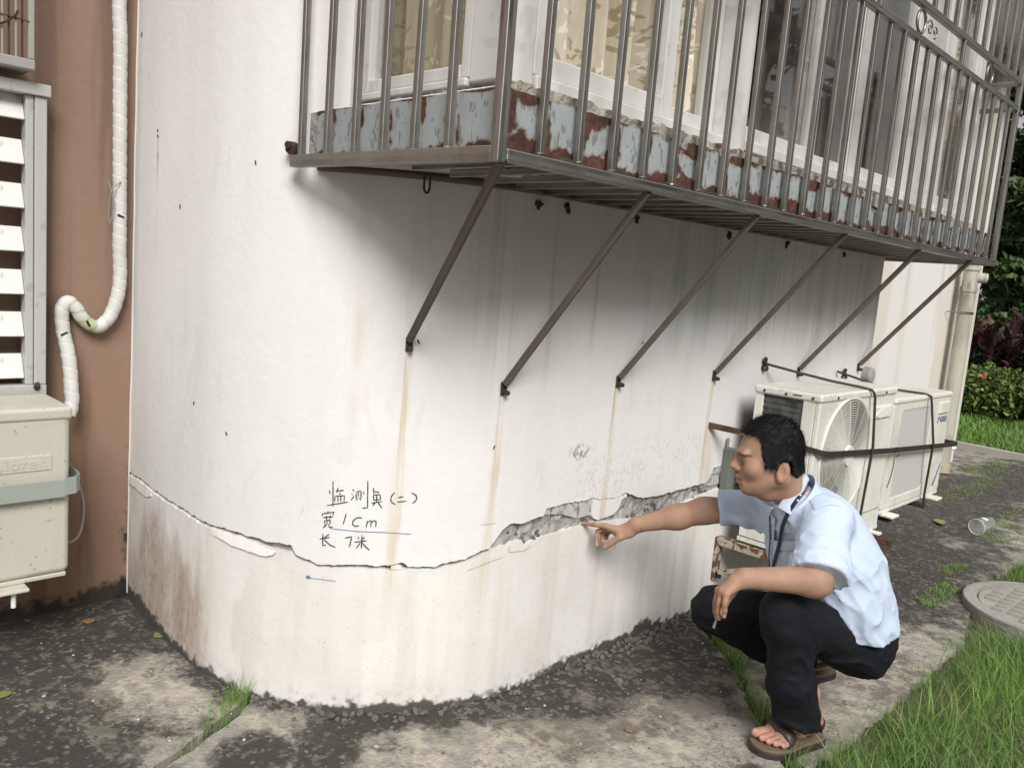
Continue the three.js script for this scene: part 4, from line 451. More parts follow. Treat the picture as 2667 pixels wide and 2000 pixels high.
// ---------- ground ----------
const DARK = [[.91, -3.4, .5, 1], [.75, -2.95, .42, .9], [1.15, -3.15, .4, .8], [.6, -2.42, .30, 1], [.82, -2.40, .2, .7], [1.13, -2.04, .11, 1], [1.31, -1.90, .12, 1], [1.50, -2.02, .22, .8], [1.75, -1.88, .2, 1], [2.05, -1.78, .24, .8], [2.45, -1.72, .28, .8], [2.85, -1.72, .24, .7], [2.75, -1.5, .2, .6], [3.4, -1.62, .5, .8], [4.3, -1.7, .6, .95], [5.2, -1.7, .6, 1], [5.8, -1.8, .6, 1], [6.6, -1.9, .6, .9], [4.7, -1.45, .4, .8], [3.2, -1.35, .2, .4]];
const LIGHT = [[1.05, -2.55, .3], [1.02, -2.72, .16], [1.28, -2.2, .16], [1.48, -1.7, .22], [1.7, -1.5, .3], [2.13, -1.3, .22], [1.79, -1.69, .10], [2.3, -1.5, .1], [3.0, -1.15, .4], [3.5, -1.12, .4], [6.0, -1.30, .22], [5.6, -1.45, .16], [8.2, -1.9, .8]];
const BROWN = [[1.95, -1.58, .2], [2.2, -1.55, .26], [2.5, -1.48, .22], [.75, -2.55, .25], [2.7, -1.25, .22], [3.3, -1.1, .3]];
const paveFn = (x, z, o) => {
  const wx = x + 0.10 * (fb(x * 5, z * 5, 4) - 0.5), wz = z + 0.10 * (fb(x * 5 + 40, z * 5, 4) - 0.5);
  const f1 = fb(x * 26, z * 26, 5), f2 = fb(x * 75 + 4, z * 75, 4), f3 = fb(x * 2.2 + 9, z * 2.2, 4), g = n2(x * 260, z * 260), f4 = fb(x * 11 + 30, z * 11, 5);
  let d = -0.08 + 0.55 * (f3 - 0.5), l = 0, br = 0;
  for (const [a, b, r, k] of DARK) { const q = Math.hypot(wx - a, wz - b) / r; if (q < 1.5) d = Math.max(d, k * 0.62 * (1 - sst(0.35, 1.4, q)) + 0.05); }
  for (const [a, b, r] of LIGHT) { const q = Math.hypot(wx - a, wz - b) / r; if (q < 1.5) l = Math.max(l, 1 - sst(0.3, 1.4, q)); }
  for (const [a, b, r] of BROWN) { const q = Math.hypot(wx - a, wz - b) / r; if (q < 1.4) br = Math.max(br, 1 - sst(0.4, 1.3, q)); }
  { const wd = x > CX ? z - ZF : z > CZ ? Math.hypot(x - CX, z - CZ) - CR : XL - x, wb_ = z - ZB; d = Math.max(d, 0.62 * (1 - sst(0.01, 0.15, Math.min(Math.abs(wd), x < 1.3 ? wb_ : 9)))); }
  let v = 0.30 + 0.15 * (f1 - 0.5) + 0.10 * (f4 - 0.5) + 0.05 * (g - 0.5), r = v * 1.05, gg = v * 0.97, b = v * 0.85;
  const t = (k, R, G, B) => { k = clamp(k); r = mix(r, R, k); gg = mix(gg, G, k); b = mix(b, B, k); };
  t(sst(0.30, 0.62, br * 0.6 + f4 * 0.35) * 0.7, 0.115, 0.092, 0.075);
  t(l * sst(0.36, 0.66, f1) * 0.7, 0.47, 0.42, 0.33);
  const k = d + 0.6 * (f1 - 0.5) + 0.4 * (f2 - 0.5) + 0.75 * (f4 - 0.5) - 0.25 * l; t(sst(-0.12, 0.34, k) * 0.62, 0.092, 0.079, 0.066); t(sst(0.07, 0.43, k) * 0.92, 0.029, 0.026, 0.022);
  t(sst(0.62, 0.72, f2 * 0.6 + f1 * 0.4) * 0.5, 0.32, 0.29, 0.24); t(sst(0.56, 0.7, fb(x * 6 + 90, z * 6, 4)) * 0.13, 0.10, 0.105, 0.06); t(sst(0.53, 0.62, fb(x * 120 + 20, z * 120, 3)) * 0.2 * sst(0.35, 0.6, f4), 0.075, 0.065, 0.056); t(sst(0.63, 0.70, fb(x * 40 + 70, z * 40, 4)) * 0.5 * (d > 0.2 ? 1 : 0.3), 0.16, 0.16, 0.12);
  t(sst(0.78, 0.80, n2(x * 120 + 3, z * 120)) * sst(0.5, 0.6, f4) * 0.5, 0.04, 0.036, 0.033);
  o[0] = r; o[1] = gg; o[2] = b;
};
const PX0 = 0.4, PZ0 = -3.4, PW = 6.0, PD = 3.0;
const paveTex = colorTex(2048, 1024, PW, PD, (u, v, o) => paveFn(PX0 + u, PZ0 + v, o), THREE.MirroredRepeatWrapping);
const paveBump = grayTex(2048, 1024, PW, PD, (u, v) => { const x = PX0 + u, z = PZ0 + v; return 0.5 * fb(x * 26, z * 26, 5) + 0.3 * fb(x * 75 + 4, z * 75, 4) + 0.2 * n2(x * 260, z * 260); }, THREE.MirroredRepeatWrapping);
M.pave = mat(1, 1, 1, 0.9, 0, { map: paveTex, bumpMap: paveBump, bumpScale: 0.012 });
const soilTex = colorTex(512, 512, 2, 2, (x, y, o) => { const a = fb(x * 20, y * 20, 5), b = fb(x * 4, y * 4, 3); const k = sst(0.45, 0.6, b); o[0] = mix(0.075, 0.05, k) * (0.6 + 0.8 * a); o[1] = mix(0.058, 0.062, k) * (0.6 + 0.8 * a); o[2] = mix(0.04, 0.025, k) * (0.6 + 0.8 * a); });
{ const g = new THREE.PlaneGeometry(240, 240); g.rotateX(-Math.PI / 2); const p = g.attributes.position, u = g.attributes.uv; for (let i = 0; i < p.count; i++) u.setXY(i, p.getX(i) / 2, p.getZ(i) / 2); g.translate(0, -0.035, 0); struct('ground', g, mat(1, 1, 1, 0.95, 0, { map: soilTex })); }
function slab(pts, y, open) { // ragged-edged slab from plan points [x, z]
  const P = []; for (let i = 0; i < pts.length; i++) { const a = pts[i], b = pts[(i + 1) % pts.length], L = Math.hypot(b[0] - a[0], b[1] - a[1]), n = a[2] ? Math.max(1, Math.ceil(L / 0.02)) : 1; for (let k = 0; k < n; k++) { const t = k / n, x = mix(a[0], b[0], t), z = mix(a[1], b[1], t), e = a[2] ? a[2] * (fb(x * 22, z * 22 + y * 50, 4) - 0.5) : 0, e2 = a[2] ? a[2] * (fb(x * 22 + 50, z * 22, 4) - 0.5) : 0; P.push(new THREE.Vector2(x + e, -(z + e2))); } }
  const g = new THREE.ExtrudeGeometry(new THREE.Shape(P), { depth: 0.07, bevelEnabled: false }); g.rotateX(-Math.PI / 2); g.translate(0, y - 0.07, 0); const p = g.attributes.position, u = g.attributes.uv; for (let i = 0; i < p.count; i++) u.setXY(i, (p.getX(i) - PX0) / PW, (p.getZ(i) - PZ0) / PD); return g;
}
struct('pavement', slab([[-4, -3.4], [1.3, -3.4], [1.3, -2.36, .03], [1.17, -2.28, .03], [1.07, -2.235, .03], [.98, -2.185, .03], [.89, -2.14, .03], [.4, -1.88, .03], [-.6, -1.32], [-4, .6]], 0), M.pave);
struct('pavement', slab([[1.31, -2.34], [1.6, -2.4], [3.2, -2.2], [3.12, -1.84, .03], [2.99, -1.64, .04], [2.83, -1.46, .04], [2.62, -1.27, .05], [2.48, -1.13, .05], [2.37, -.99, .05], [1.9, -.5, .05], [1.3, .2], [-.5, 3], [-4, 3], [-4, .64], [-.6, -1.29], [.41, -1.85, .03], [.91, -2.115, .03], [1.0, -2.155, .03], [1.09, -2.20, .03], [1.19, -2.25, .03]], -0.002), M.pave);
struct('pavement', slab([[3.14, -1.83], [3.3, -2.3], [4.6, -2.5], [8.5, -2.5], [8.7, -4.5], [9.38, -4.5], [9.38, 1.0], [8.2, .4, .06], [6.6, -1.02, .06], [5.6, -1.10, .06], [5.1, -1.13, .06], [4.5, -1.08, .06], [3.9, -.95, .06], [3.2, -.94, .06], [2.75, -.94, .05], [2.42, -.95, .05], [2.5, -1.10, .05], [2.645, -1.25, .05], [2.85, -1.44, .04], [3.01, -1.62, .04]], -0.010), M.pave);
struct('kerb', uvBox(jitter((() => { const g = new THREE.BoxGeometry(0.10, 0.09, 14, 1, 1, 60); g.translate(9.43, 0.005, -1); return g; })(), 0.02, 3)), mat(0.36, 0.34, 0.29, 0.9));
// grass: curved blades
function bladeGeo(bend, w) { const n = 4, pos = [], idx = []; for (let i = 0; i <= n; i++) { const t = i / n, y = Math.sin(t * bend) / bend, z = (1 - Math.cos(t * bend)) / bend, ww = w * (1 - Math.pow(t, 1.6)) * 0.5 + 0.0001; pos.push(-ww, y, z, ww, y, z); } for (let i = 0; i < n; i++) { const a = 2 * i; idx.push(a, a + 1, a + 3, a, a + 3, a + 2); } const g = new THREE.BufferGeometry(); g.setAttribute('position', new THREE.Float32BufferAttribute(pos, 3)); g.setAttribute('uv', new THREE.Float32BufferAttribute(new Float32Array(pos.length / 3 * 2), 2)); g.setIndex(idx); g.computeVertexNormals(); return g; }
const grassM = mat(1, 1, 1, 0.75, 0, { transmission: 0.3, thickness: 0 });
function grass(name, label, spots, bend, w) {
  const im = new THREE.InstancedMesh(bladeGeo(bend, w), grassM, spots.length), m = new THREE.Matrix4(), q = new THREE.Quaternion(), c = new THREE.Color();
  spots.forEach(([x, y, z, h, dry], i) => { q.setFromEuler(new THREE.Euler(rr(-0.35, 0.35), rr(0, 6.283), rr(-0.35, 0.35), 'YXZ')); m.compose(V(x, y, z), q, V(h * rr(0.8, 1.25) * 0.9, h, h)); im.setMatrixAt(i, m); const t = rnd(), u = n2(x * 3, z * 3); if (t < dry) c.setRGB(rr(.22, .3), rr(.2, .26), rr(.09, .13)); else c.setRGB(mix(.09, .21, t * 0.6 + u * 0.4), mix(.19, .36, t * 0.5 + u * 0.5), mix(.02, .06, t)); im.setColorAt(i, c); });
  im.name = numbered(name); im.castShadow = im.receiveShadow = true; im.userData = { kind: 'stuff', label, category: 'grass' }; scene.add(im);
}
{
  const near = [], mh = [4.66, -.74]; let k = 0;
  while (near.length < 85000 && k++ < 1200000) { const x = rr(2.1, 6.6), z = rr(-1.3, 0.9), e = fb(x * 3.5, z * 3.5, 4), edge = z + (x < 4.2 ? 1.02 : 1.14) - (x < 2.45 ? (2.45 - x) * 1.6 : 0) + 0.26 * (e - 0.5); if (edge < 0 || rnd() > sst(0, 0.16, edge) + 0.06 || Math.hypot(x - mh[0], z - mh[1]) < 0.45 + 0.05 * e) continue; if (x > 3.2 && z > 0.2 && rnd() > 0.4) continue; const tall = rnd() < 0.05 ? rr(0.13, 0.22) : rr(0.04, 0.115); near.push([x, -0.03, z, tall * (0.75 + 0.6 * fb(x * 5, z * 5 + 8, 3)) * (0.55 + 0.45 * sst(0, 0.25, edge)), 0.10]); }
  grass('lawn_grass', 'tall ragged green grass at the edge of the pavement by the crouching person', near, 1.4, 0.024);
  const tuft = []; for (let i = 0; i < 230; i++) { const t = Math.pow(rnd(), 2.2), x = mix(1.235, 0.93, t) + rr(-0.02, 0.02), z = mix(-2.325, -2.155, t) + rr(-0.02, 0.02); tuft.push([x, -0.04, z, rr(0.05, 0.15) * (1.1 - 0.5 * t), 0.08]); } for (let i = 0; i < 70; i++) tuft.push([rr(0.5, 1.0), -0.04, 0, rr(0.04, 0.09), 0.3]); for (const s of tuft) if (s[2] === 0) s[2] = mix(-1.93, -2.19, (s[0] - 0.5) / 0.5) + rr(-0.01, 0.01);
  grass('joint_grass', 'thin grass growing out of the pavement joint below the rounded wall', tuft, 1.0, 0.026);
  const edge = []; const E = [[3.0, -1.63], [2.84, -1.45], [2.63, -1.26], [2.49, -1.115], [2.38, -.98]]; for (let i = 0; i < 520; i++) { const t = rnd() * 3.99, j = Math.floor(t), f = t - j; edge.push([mix(E[j][0], E[j + 1][0], f) + rr(-0.01, 0.06), -0.03, mix(E[j][1], E[j + 1][1], f) + rr(-0.03, 0.03), rr(0.05, 0.16) * (0.5 + fb(t * 3, 2, 2)), 0.06]); }
  grass('joint_grass', 'sparse grass along the broken slab edge by the sandals', edge, 1.1, 0.03);
  const far = []; for (let i = 0; i < 7500; i++) { const a = rnd(); const [cx, cz, rx, rz] = a < 0.45 ? [4.65, -1.27, .5, .14] : a < 0.7 ? [6.5, -1.35, .7, .16] : a < 0.85 ? [7.4, -1.9, .8, .1] : [8.6, -2.1, .6, .14]; const r = Math.sqrt(rnd()), t = rnd() * 6.283; const x = cx + rx * r * Math.cos(t), z = cz + rz * r * Math.sin(t); if (fb(x * 5, z * 9, 3) < 0.46) continue; far.push([x, -0.012, z, rr(0.015, 0.036), 0.15]); }
  grass('moss_grass', 'low patchy grass creeping over the dark pavement', far, 1.3, 0.10);
  const lawn = []; for (let i = 0; i < 46000; i++) { const x = 9.5 + 7 * Math.pow(rnd(), 1.2), z = rr(-5.0, 1.6); lawn.push([x, -0.03, z, rr(0.10, 0.2) * (0.7 + 0.6 * fb(x * 2, z * 2, 3)), 0.03]); }
  grass('lawn_grass', 'bright green lawn beyond the pavement kerb', lawn, 1.2, 0.09);
}
// manhole cover
{
  const m = thing('manhole_cover', 'round grey concrete manhole cover with raised rim in the grass', 'manhole', [4.66, -0.012, -.74]); const cm = mat(1, 1, 1, 0.9, 0, { map: colorTex(512, 512, 1, 1, (x, y, o) => { const v = 0.29 + 0.16 * (fb(x * 14, y * 14, 5) - 0.5) + 0.08 * (n2(x * 160, y * 160) - 0.5); o[0] = v * 1.03; o[1] = v * 0.97; o[2] = v * 0.86; }), bumpMap: concBump, bumpScale: 0.004 });
  part('frame_ring', new THREE.LatheGeometry([[.345, 0], [.345, .036], [.35, .04], [.405, .04], [.412, .034], [.412, -.02]].map(([a, b]) => new THREE.Vector2(a, b)), 72), cm, m); part('lid', (() => { const g = new THREE.CylinderGeometry(.338, .338, .04, 64); g.translate(0, .012, 0); const p = g.attributes.position, u = g.attributes.uv; for (let i = 0; i < p.count; i++) u.setXY(i, p.getX(i), p.getZ(i)); return g; })(), cm, m);
  for (let i = -4; i <= 4; i++) for (let j = -4; j <= 4; j++) { const x = i * 0.068, z = j * 0.068; if (Math.hypot(x, z) > 0.29) continue; const g = rbox(-0.026, 0.026, 0.030, 0.0375, -0.026, 0.026, 0.003, 1); g.translate(x, 0, z); part('raised_pad', g, cm, m); }
}
// plastic cup lying on the ground
{
  const cup = thing('plastic_cup', 'clear plastic cup lying on its side on the dark pavement', 'cup', [5.93, 0.042, -1.46]); cup.rotation.set(0, -0.22, 0); const pl = mat(0.90, 0.91, 0.90, 0.22, 0, { transmission: 0.88, thickness: 0, ior: 1.45 });
  const lay = (g) => { g.rotateZ(-Math.PI / 2 + 0.09); return g; }; part('cup_wall', lay(new THREE.LatheGeometry([[.036, .165], [.038, .16], [.052, .004], [.051, .0]].map(([a, b]) => new THREE.Vector2(a, b)), 40)), pl, cup); part('rim', lay((() => { const g = new THREE.TorusGeometry(0.0525, 0.0028, 8, 40); g.rotateX(Math.PI / 2); return g; })()), mat(0.85, 0.85, 0.84, 0.3, 0, { transmission: 0.4, thickness: 0 }), cup); part('cup_base', lay((() => { const g = new THREE.CylinderGeometry(.036, .036, .002, 30); g.translate(0, .164, 0); return g; })()), pl, cup); part('paper_label', lay(new THREE.CylinderGeometry(.0455, .0485, .035, 30, 1, true, 3.6, 1.7).translate(0, .075, 0)), mat(0.75, 0.73, 0.70, 0.7), cup);
}
// fallen leaves
{
  const leafGeo = (L, W) => { const s = new THREE.Shape(); s.moveTo(0, 0); s.quadraticCurveTo(W, L * 0.35, 0, L); s.quadraticCurveTo(-W, L * 0.35, 0, 0); const g = new THREE.ExtrudeGeometry(s, { depth: 0.0008, bevelEnabled: false, curveSegments: 8 }); g.rotateX(-Math.PI / 2); const p = g.attributes.position; for (let i = 0; i < p.count; i++) p.setY(i, p.getY(i) + 6 * p.getX(i) ** 2 + 1.2 * (p.getZ(i) + L / 2) ** 2); g.computeVertexNormals(); return g; };
  const lv = [[1.19, -2.9, .055, .05, 'g', 'bright yellow-green leaf lying near the foot of the rounded wall'], [.69, -2.79, .05, .04, 'g', 'small green leaf on bare concrete away from the walls'], [1.04, -3.15, .05, .045, 'b', 'curled orange-brown leaf on the dark concrete under the cable'], [2.12, -1.41, .035, .03, 'b', 'tan dry leaf on the brown patch near the slab edge'], [6.02, -1.72, .13, .07, 'g', 'long green leaf on the dark pavement behind the plastic cup']];
  const lm = { g: mat(0.20, 0.26, 0.06, 0.6, 0, { transmission: 0.2, thickness: 0 }), b: mat(0.24, 0.135, 0.06, 0.8), d: mat(0.06, 0.045, 0.035, 0.8) };
  for (const [x, z, L, W, c, lab] of lv) { const o = solo('fallen_leaf', leafGeo(L, W), lm[c], lab, 'leaf', 'fallen leaves'); o.position.set(x, 0.004, z); o.rotation.y = rr(0, 6.28); }
  const peb = []; for (let k = 0; k < 420; k++) { const x = rr(0.7, 3.6), z = rr(-3.2, -1.05); if (x > 1.2 && z < -1.9) continue; if (x > 1.9 && z < -1.75) continue; const g = new THREE.IcosahedronGeometry(rr(0.0018, 0.006) * (rnd() < 0.05 ? 1.9 : 1), 0); g.scale(1, 0.55, 1); g.rotateY(rr(0, 6)); g.translate(x, 0.001, z); const n = g.attributes.position.count, col = new Float32Array(n * 3), v = rnd() < 0.3 ? rr(0.35, 0.6) : rr(0.08, 0.25); for (let i = 0; i < n; i++) { col[3 * i] = v; col[3 * i + 1] = v * 0.96; col[3 * i + 2] = v * 0.88; } g.setAttribute('color', new THREE.BufferAttribute(col, 3)); peb.push(g); }
  const o = part(numbered('grit'), merge(peb), mat(1, 1, 1, 0.9, 0, { vertexColors: true }), scene); o.userData = { kind: 'stuff', label: 'scattered grit and plaster crumbs on the concrete', category: 'grit' };
  const rub = []; for (let k = 0; k < 260; k++) { const s = rnd() < 0.6 ? rr(2.2, 3.4) : rr(0.9, 3.4), p = wp(s, 0, 0.01 + Math.abs(rr(-1, 1) * rnd()) * 0.10), g = new THREE.IcosahedronGeometry(rr(0.004, 0.014), 0); g.scale(1.2, 0.7, 1); g.rotateY(rr(0, 6)); g.rotateX(rr(0, 6)); g.translate(p.x, rr(0, 0.006), p.z); rub.push(g); }
  const q = part(numbered('rubble'), uvBox(merge(rub)), mat(0.35, 0.33, 0.30, 0.95, 0, { map: concTex }), scene); q.userData = { kind: 'stuff', label: 'crumbled mortar rubble along the foot of the wall', category: 'rubble' };
}
// ---------- trees and shrubs ----------
function leafCloud(n, pick, size, col, up = 0.3) {
  const pos = [], color = [], idx = [], c = [0, 0, 0]; const q = new THREE.Quaternion(), e = new THREE.Euler(), v = V(0, 0, 0);
  for (let i = 0; i < n; i++) { const p = pick(i); if (!p) continue; const L = size * rr(0.6, 1.35), W = L * rr(0.32, 0.5), b = pos.length / 3; e.set(rr(-1.2, 1.2) + up, rr(0, 6.283), rr(-0.9, 0.9)); q.setFromEuler(e); for (const [x, y, z] of [[0, 0, 0], [W, 0.08 * L, L * 0.45], [0, -0.05 * L, L], [-W, 0.08 * L, L * 0.45]]) { v.set(x, y, z).applyQuaternion(q); pos.push(p[0] + v.x, p[1] + v.y, p[2] + v.z); } const t = rnd(); col(c, t, p); for (let k = 0; k < 4; k++) color.push(c[0], c[1], c[2]); idx.push(b, b + 1, b + 2, b, b + 2, b + 3); }
  const g = new THREE.BufferGeometry(); g.setAttribute('position', new THREE.Float32BufferAttribute(pos, 3)); g.setAttribute('color', new THREE.Float32BufferAttribute(color, 3)); g.setAttribute('uv', new THREE.Float32BufferAttribute(new Float32Array(pos.length / 3 * 2), 2)); g.setIndex(idx); g.computeVertexNormals(); return g;
}
const leafM = mat(1, 1, 1, 0.6, 0, { vertexColors: true, transmission: 0.3, thickness: 0 }), barkM = mat(0.085, 0.068, 0.052, 0.95, 0, { bumpMap: concBump, bumpScale: 0.02 });
function taper(pts, r0, r1, seg = 8) { const c = new THREE.CatmullRomCurve3(pts), N = 14, g = new THREE.TubeGeometry(c, N, 1, seg), p = g.attributes.position; for (let i = 0; i < p.count; i++) { const t = Math.floor(i / (seg + 1)) / N, o = c.getPointAt(t), r = mix(r0, r1, t); p.setXYZ(i, o.x + (p.getX(i) - o.x) * r, o.y + (p.getY(i) - o.y) * r, o.z + (p.getZ(i) - o.z) * r); } g.computeVertexNormals(); return g; }
function tree(name, label, x, z, h, R, n, size, tone, lowest = 0.3) {
  const t = thing(name, label, 'tree', [x, -0.03, z], 'trees round the lawn'), lean = rr(-0.3, 0.3); part('trunk', taper([V(0, 0, 0), V(lean * 0.3, h * 0.25, 0.1), V(lean, h * 0.55, rr(-0.3, 0.3)), V(lean * 1.2, h * 0.85, 0)], R * 0.09 + 0.05, 0.04), barkM, t);
  const cl = []; for (let k = 0; k < 34; k++) { const a = rr(0, 6.283), u = rr(lowest, 1), rad = R * Math.sqrt(Math.max(0.05, 1 - ((u - 0.55) / 0.55) ** 2)) * rr(0.35, 1); cl.push([lean * u + rad * Math.cos(a), h * u, rad * Math.sin(a), rr(0.3, 0.62) * R * 0.55]); }
  for (let k = 0; k < 7; k++) { const c = cl[k * 4]; part('limb', taper([V(lean * 0.7, c[1] * rr(0.45, 0.65), 0), V(c[0] * 0.5 + lean * 0.3, c[1] * 0.82, c[2] * 0.5), V(c[0], c[1], c[2])], R * 0.04 + 0.015, 0.012, 6), barkM, t); }
  part('crown', leafCloud(n, () => { const c = cl[Math.floor(rnd() * cl.length)], a = rr(0, 6.283), b = Math.acos(rr(-1, 1)), r = c[3] * Math.pow(rnd(), 0.45); return [c[0] + r * Math.sin(b) * Math.cos(a), c[1] + r * Math.cos(b) * 0.75, c[2] + r * Math.sin(b) * Math.sin(a)]; }, size, (c, u) => { c[0] = mix(0.04, 0.13, u) * tone; c[1] = mix(0.08, 0.21, u) * tone; c[2] = mix(0.016, 0.045, u) * tone; }), leafM, t); return t;
}
tree('shade_tree', 'dark leafy tree rising beyond the far end of the window guard', 17.2, -4.1, 7.0, 2.6, 24000, 0.17, 0.9, 0.25);
tree('shade_tree', 'dense dark tree standing behind the purple shrub', 15.6, -2.6, 5.2, 1.7, 17000, 0.15, 1.0, 0.28);
tree('shade_tree', 'broad lawn tree mirrored in the dark panes of the bay window', 13.0, 5.2, 9.5, 3.4, 12000, 0.25, 0.9, 0.12);
tree('shade_tree', 'tall tree across the lawn facing the window guard', 9.0, 8.2, 7.0, 3.2, 10000, 0.24, 0.9, 0.15);
tree('shade_tree', 'added out-of-view tree opposite the white wall, blocking low sky', 2.5, 8.8, 4.4, 2.8, 9000, 0.24, 1.0);  // unseen tree added behind the camera to cut off low sky light
tree('shade_tree', 'added out-of-view tree opposite the brown wall, blocking low sky', -3.0, 8.6, 4.3, 2.8, 9000, 0.24, 1.0);  // another added tree out of view, keeping low sky light off the walls
tree('shade_tree', 'tall slender tree between the lawn kerb and the hedge, out past the guard', 18.5, 2.6, 9.0, 3.2, 10000, 0.26, 0.85, 0.12);
tree('shade_tree', 'leafy tree closing the view behind the dark trees at the building end', 20.0, -5.2, 6.0, 2.6, 16000, 0.2, 1.0, 0.1);
function bush(name, label, x, z, rx, ry, n, size, cf, flowers = 0) {
  const b = thing(name, label, 'shrub', [x, -0.03, z], 'shrubs beyond the lawn'); for (let k = 0; k < 6; k++) part('stem', taper([V(rr(-0.1, 0.1), 0, rr(-0.1, 0.1)), V(rr(-0.3, 0.3) * rx, ry * 0.6, rr(-0.3, 0.3) * rx), V(rr(-0.7, 0.7) * rx, ry * 1.3, rr(-0.7, 0.7) * rx)], 0.018, 0.006, 5), barkM, b);
  part('foliage', leafCloud(n, () => { const a = rr(0, 6.283), c = rr(-0.9, 1), s = Math.sqrt(1 - c * c), bump = 0.75 + 0.45 * fb(a * 2 + x, c * 3, 3), r = bump * Math.pow(rnd(), 0.3); return [rx * r * s * Math.cos(a), ry * (0.9 + r * c * 0.9), rx * r * s * Math.sin(a)]; }, size, cf, -0.1), leafM, b);
  for (let k = 0; k < flowers; k++) { const p = flowers === 1 ? [-rx * 0.85, ry * 1.45, 0.05] : [rr(-1, 0) * rx, ry * rr(1.2, 1.7), rr(-1, 1) * rx]; part('flower', leafCloud(26, () => [p[0] + rr(-.035, .035), p[1] + rr(-.03, .03), p[2] + rr(-.035, .035)], 0.035, (c, u) => { c[0] = mix(.5, .75, u); c[1] = .07; c[2] = .03; }), leafM, b); } return b;
}
const lime = (c, u) => { c[0] = mix(0.07, 0.30, u * u); c[1] = mix(0.13, 0.36, u * u); c[2] = mix(0.02, 0.05, u); }, mid = (c, u) => { c[0] = mix(0.035, 0.10, u); c[1] = mix(0.08, 0.19, u); c[2] = mix(0.018, 0.04, u); };
[[12.1, -4.4, .75, .42, 0, 'clipped lime-green bush hidden mostly behind the building corner'], [12.3, -3.15, .62, .43, 1, 'lime-green ixora bush with a single red flower cluster'], [12.6, -2.2, .7, .46, 0, 'lime-green ixora bush at the lawn side of the single-flower bush'], [12.4, -1.0, .7, .45, 0, 'lime-green bush at the open end of the hedge']].forEach(([x, z, rx, ry, f, lab]) => bush('ixora_bush', lab, x, z, rx, ry, 3600, 0.075, lime, f));
[[14.6, -4.3, 1.0, .95, 'deep green leafy shrub behind the building corner and the hedge'], [14.9, -3.1, .9, 1.0, 'deep green leafy shrub above the purple plants'], [14.4, -1.9, .9, .9, 'deep green shrub toward the open lawn']].forEach(([x, z, rx, ry, lab]) => bush('green_shrub', lab, x, z, rx, ry, 4200, 0.11, mid));
// purple-leaved plants, every leaf its own piece
{
  const leafs = [0, 1, 2].map((k) => { const n = 6, L = 0.42 + 0.08 * k, pos = [], idx = []; for (let i = 0; i <= n; i++) { const t = i / n, w = 0.042 * Math.sin(Math.PI * Math.pow(t, 0.75)) + 0.004, y = L * (t * 0.85 - 0.55 * t * t), z = L * t; pos.push(-w, y + 0.01, z, 0, y, z, w, y + 0.01, z); } for (let i = 0; i < n; i++) for (let s = 0; s < 2; s++) { const a = i * 3 + s; idx.push(a, a + 1, a + 4, a, a + 4, a + 3); } const g = new THREE.BufferGeometry(); g.setAttribute('position', new THREE.Float32BufferAttribute(pos, 3)); g.setAttribute('uv', new THREE.Float32BufferAttribute(new Float32Array(pos.length / 3 * 2), 2)); g.setIndex(idx); g.computeVertexNormals(); return g; });
  const pm = [mat(0.06, 0.020, 0.027, 0.55), mat(0.095, 0.026, 0.036, 0.55), mat(0.045, 0.03, 0.028, 0.55)];
  [[13.25, -3.45, 'purple-leaved ti plant nearest the building corner behind the hedge'], [13.5, -3.0, 'taller purple-leaved ti plant in the middle of its clump'], [13.2, -2.5, 'purple-leaved ti plant at the lawn end of its clump']].forEach(([x, z, lab], i) => { const p = thing('ti_plant', lab, 'plant', [x, -0.03, z], 'purple ti plants behind the hedge'); for (let s = 0; s < 3; s++) { const sx = rr(-.25, .25), sz = rr(-.25, .25), h = rr(0.75, 1.15) + (i === 1 ? 0.15 : 0); part('stem', taper([V(sx * 0.4, 0, sz * 0.4), V(sx * 0.8, h * 0.5, sz * 0.8), V(sx, h, sz)], 0.02, 0.012, 6), barkM, p); for (let k = 0; k < 20; k++) { const o = part('leaf', leafs[k % 3], pm[Math.floor(rnd() * 2.5)], p); o.position.set(sx, h - 0.26 * (k / 20), sz); o.rotation.set(rr(-0.9, 0.35) - 0.02 * (20 - k), k * 2.4 + rr(-.2, .2), 0, 'YXZ'); } } });
}
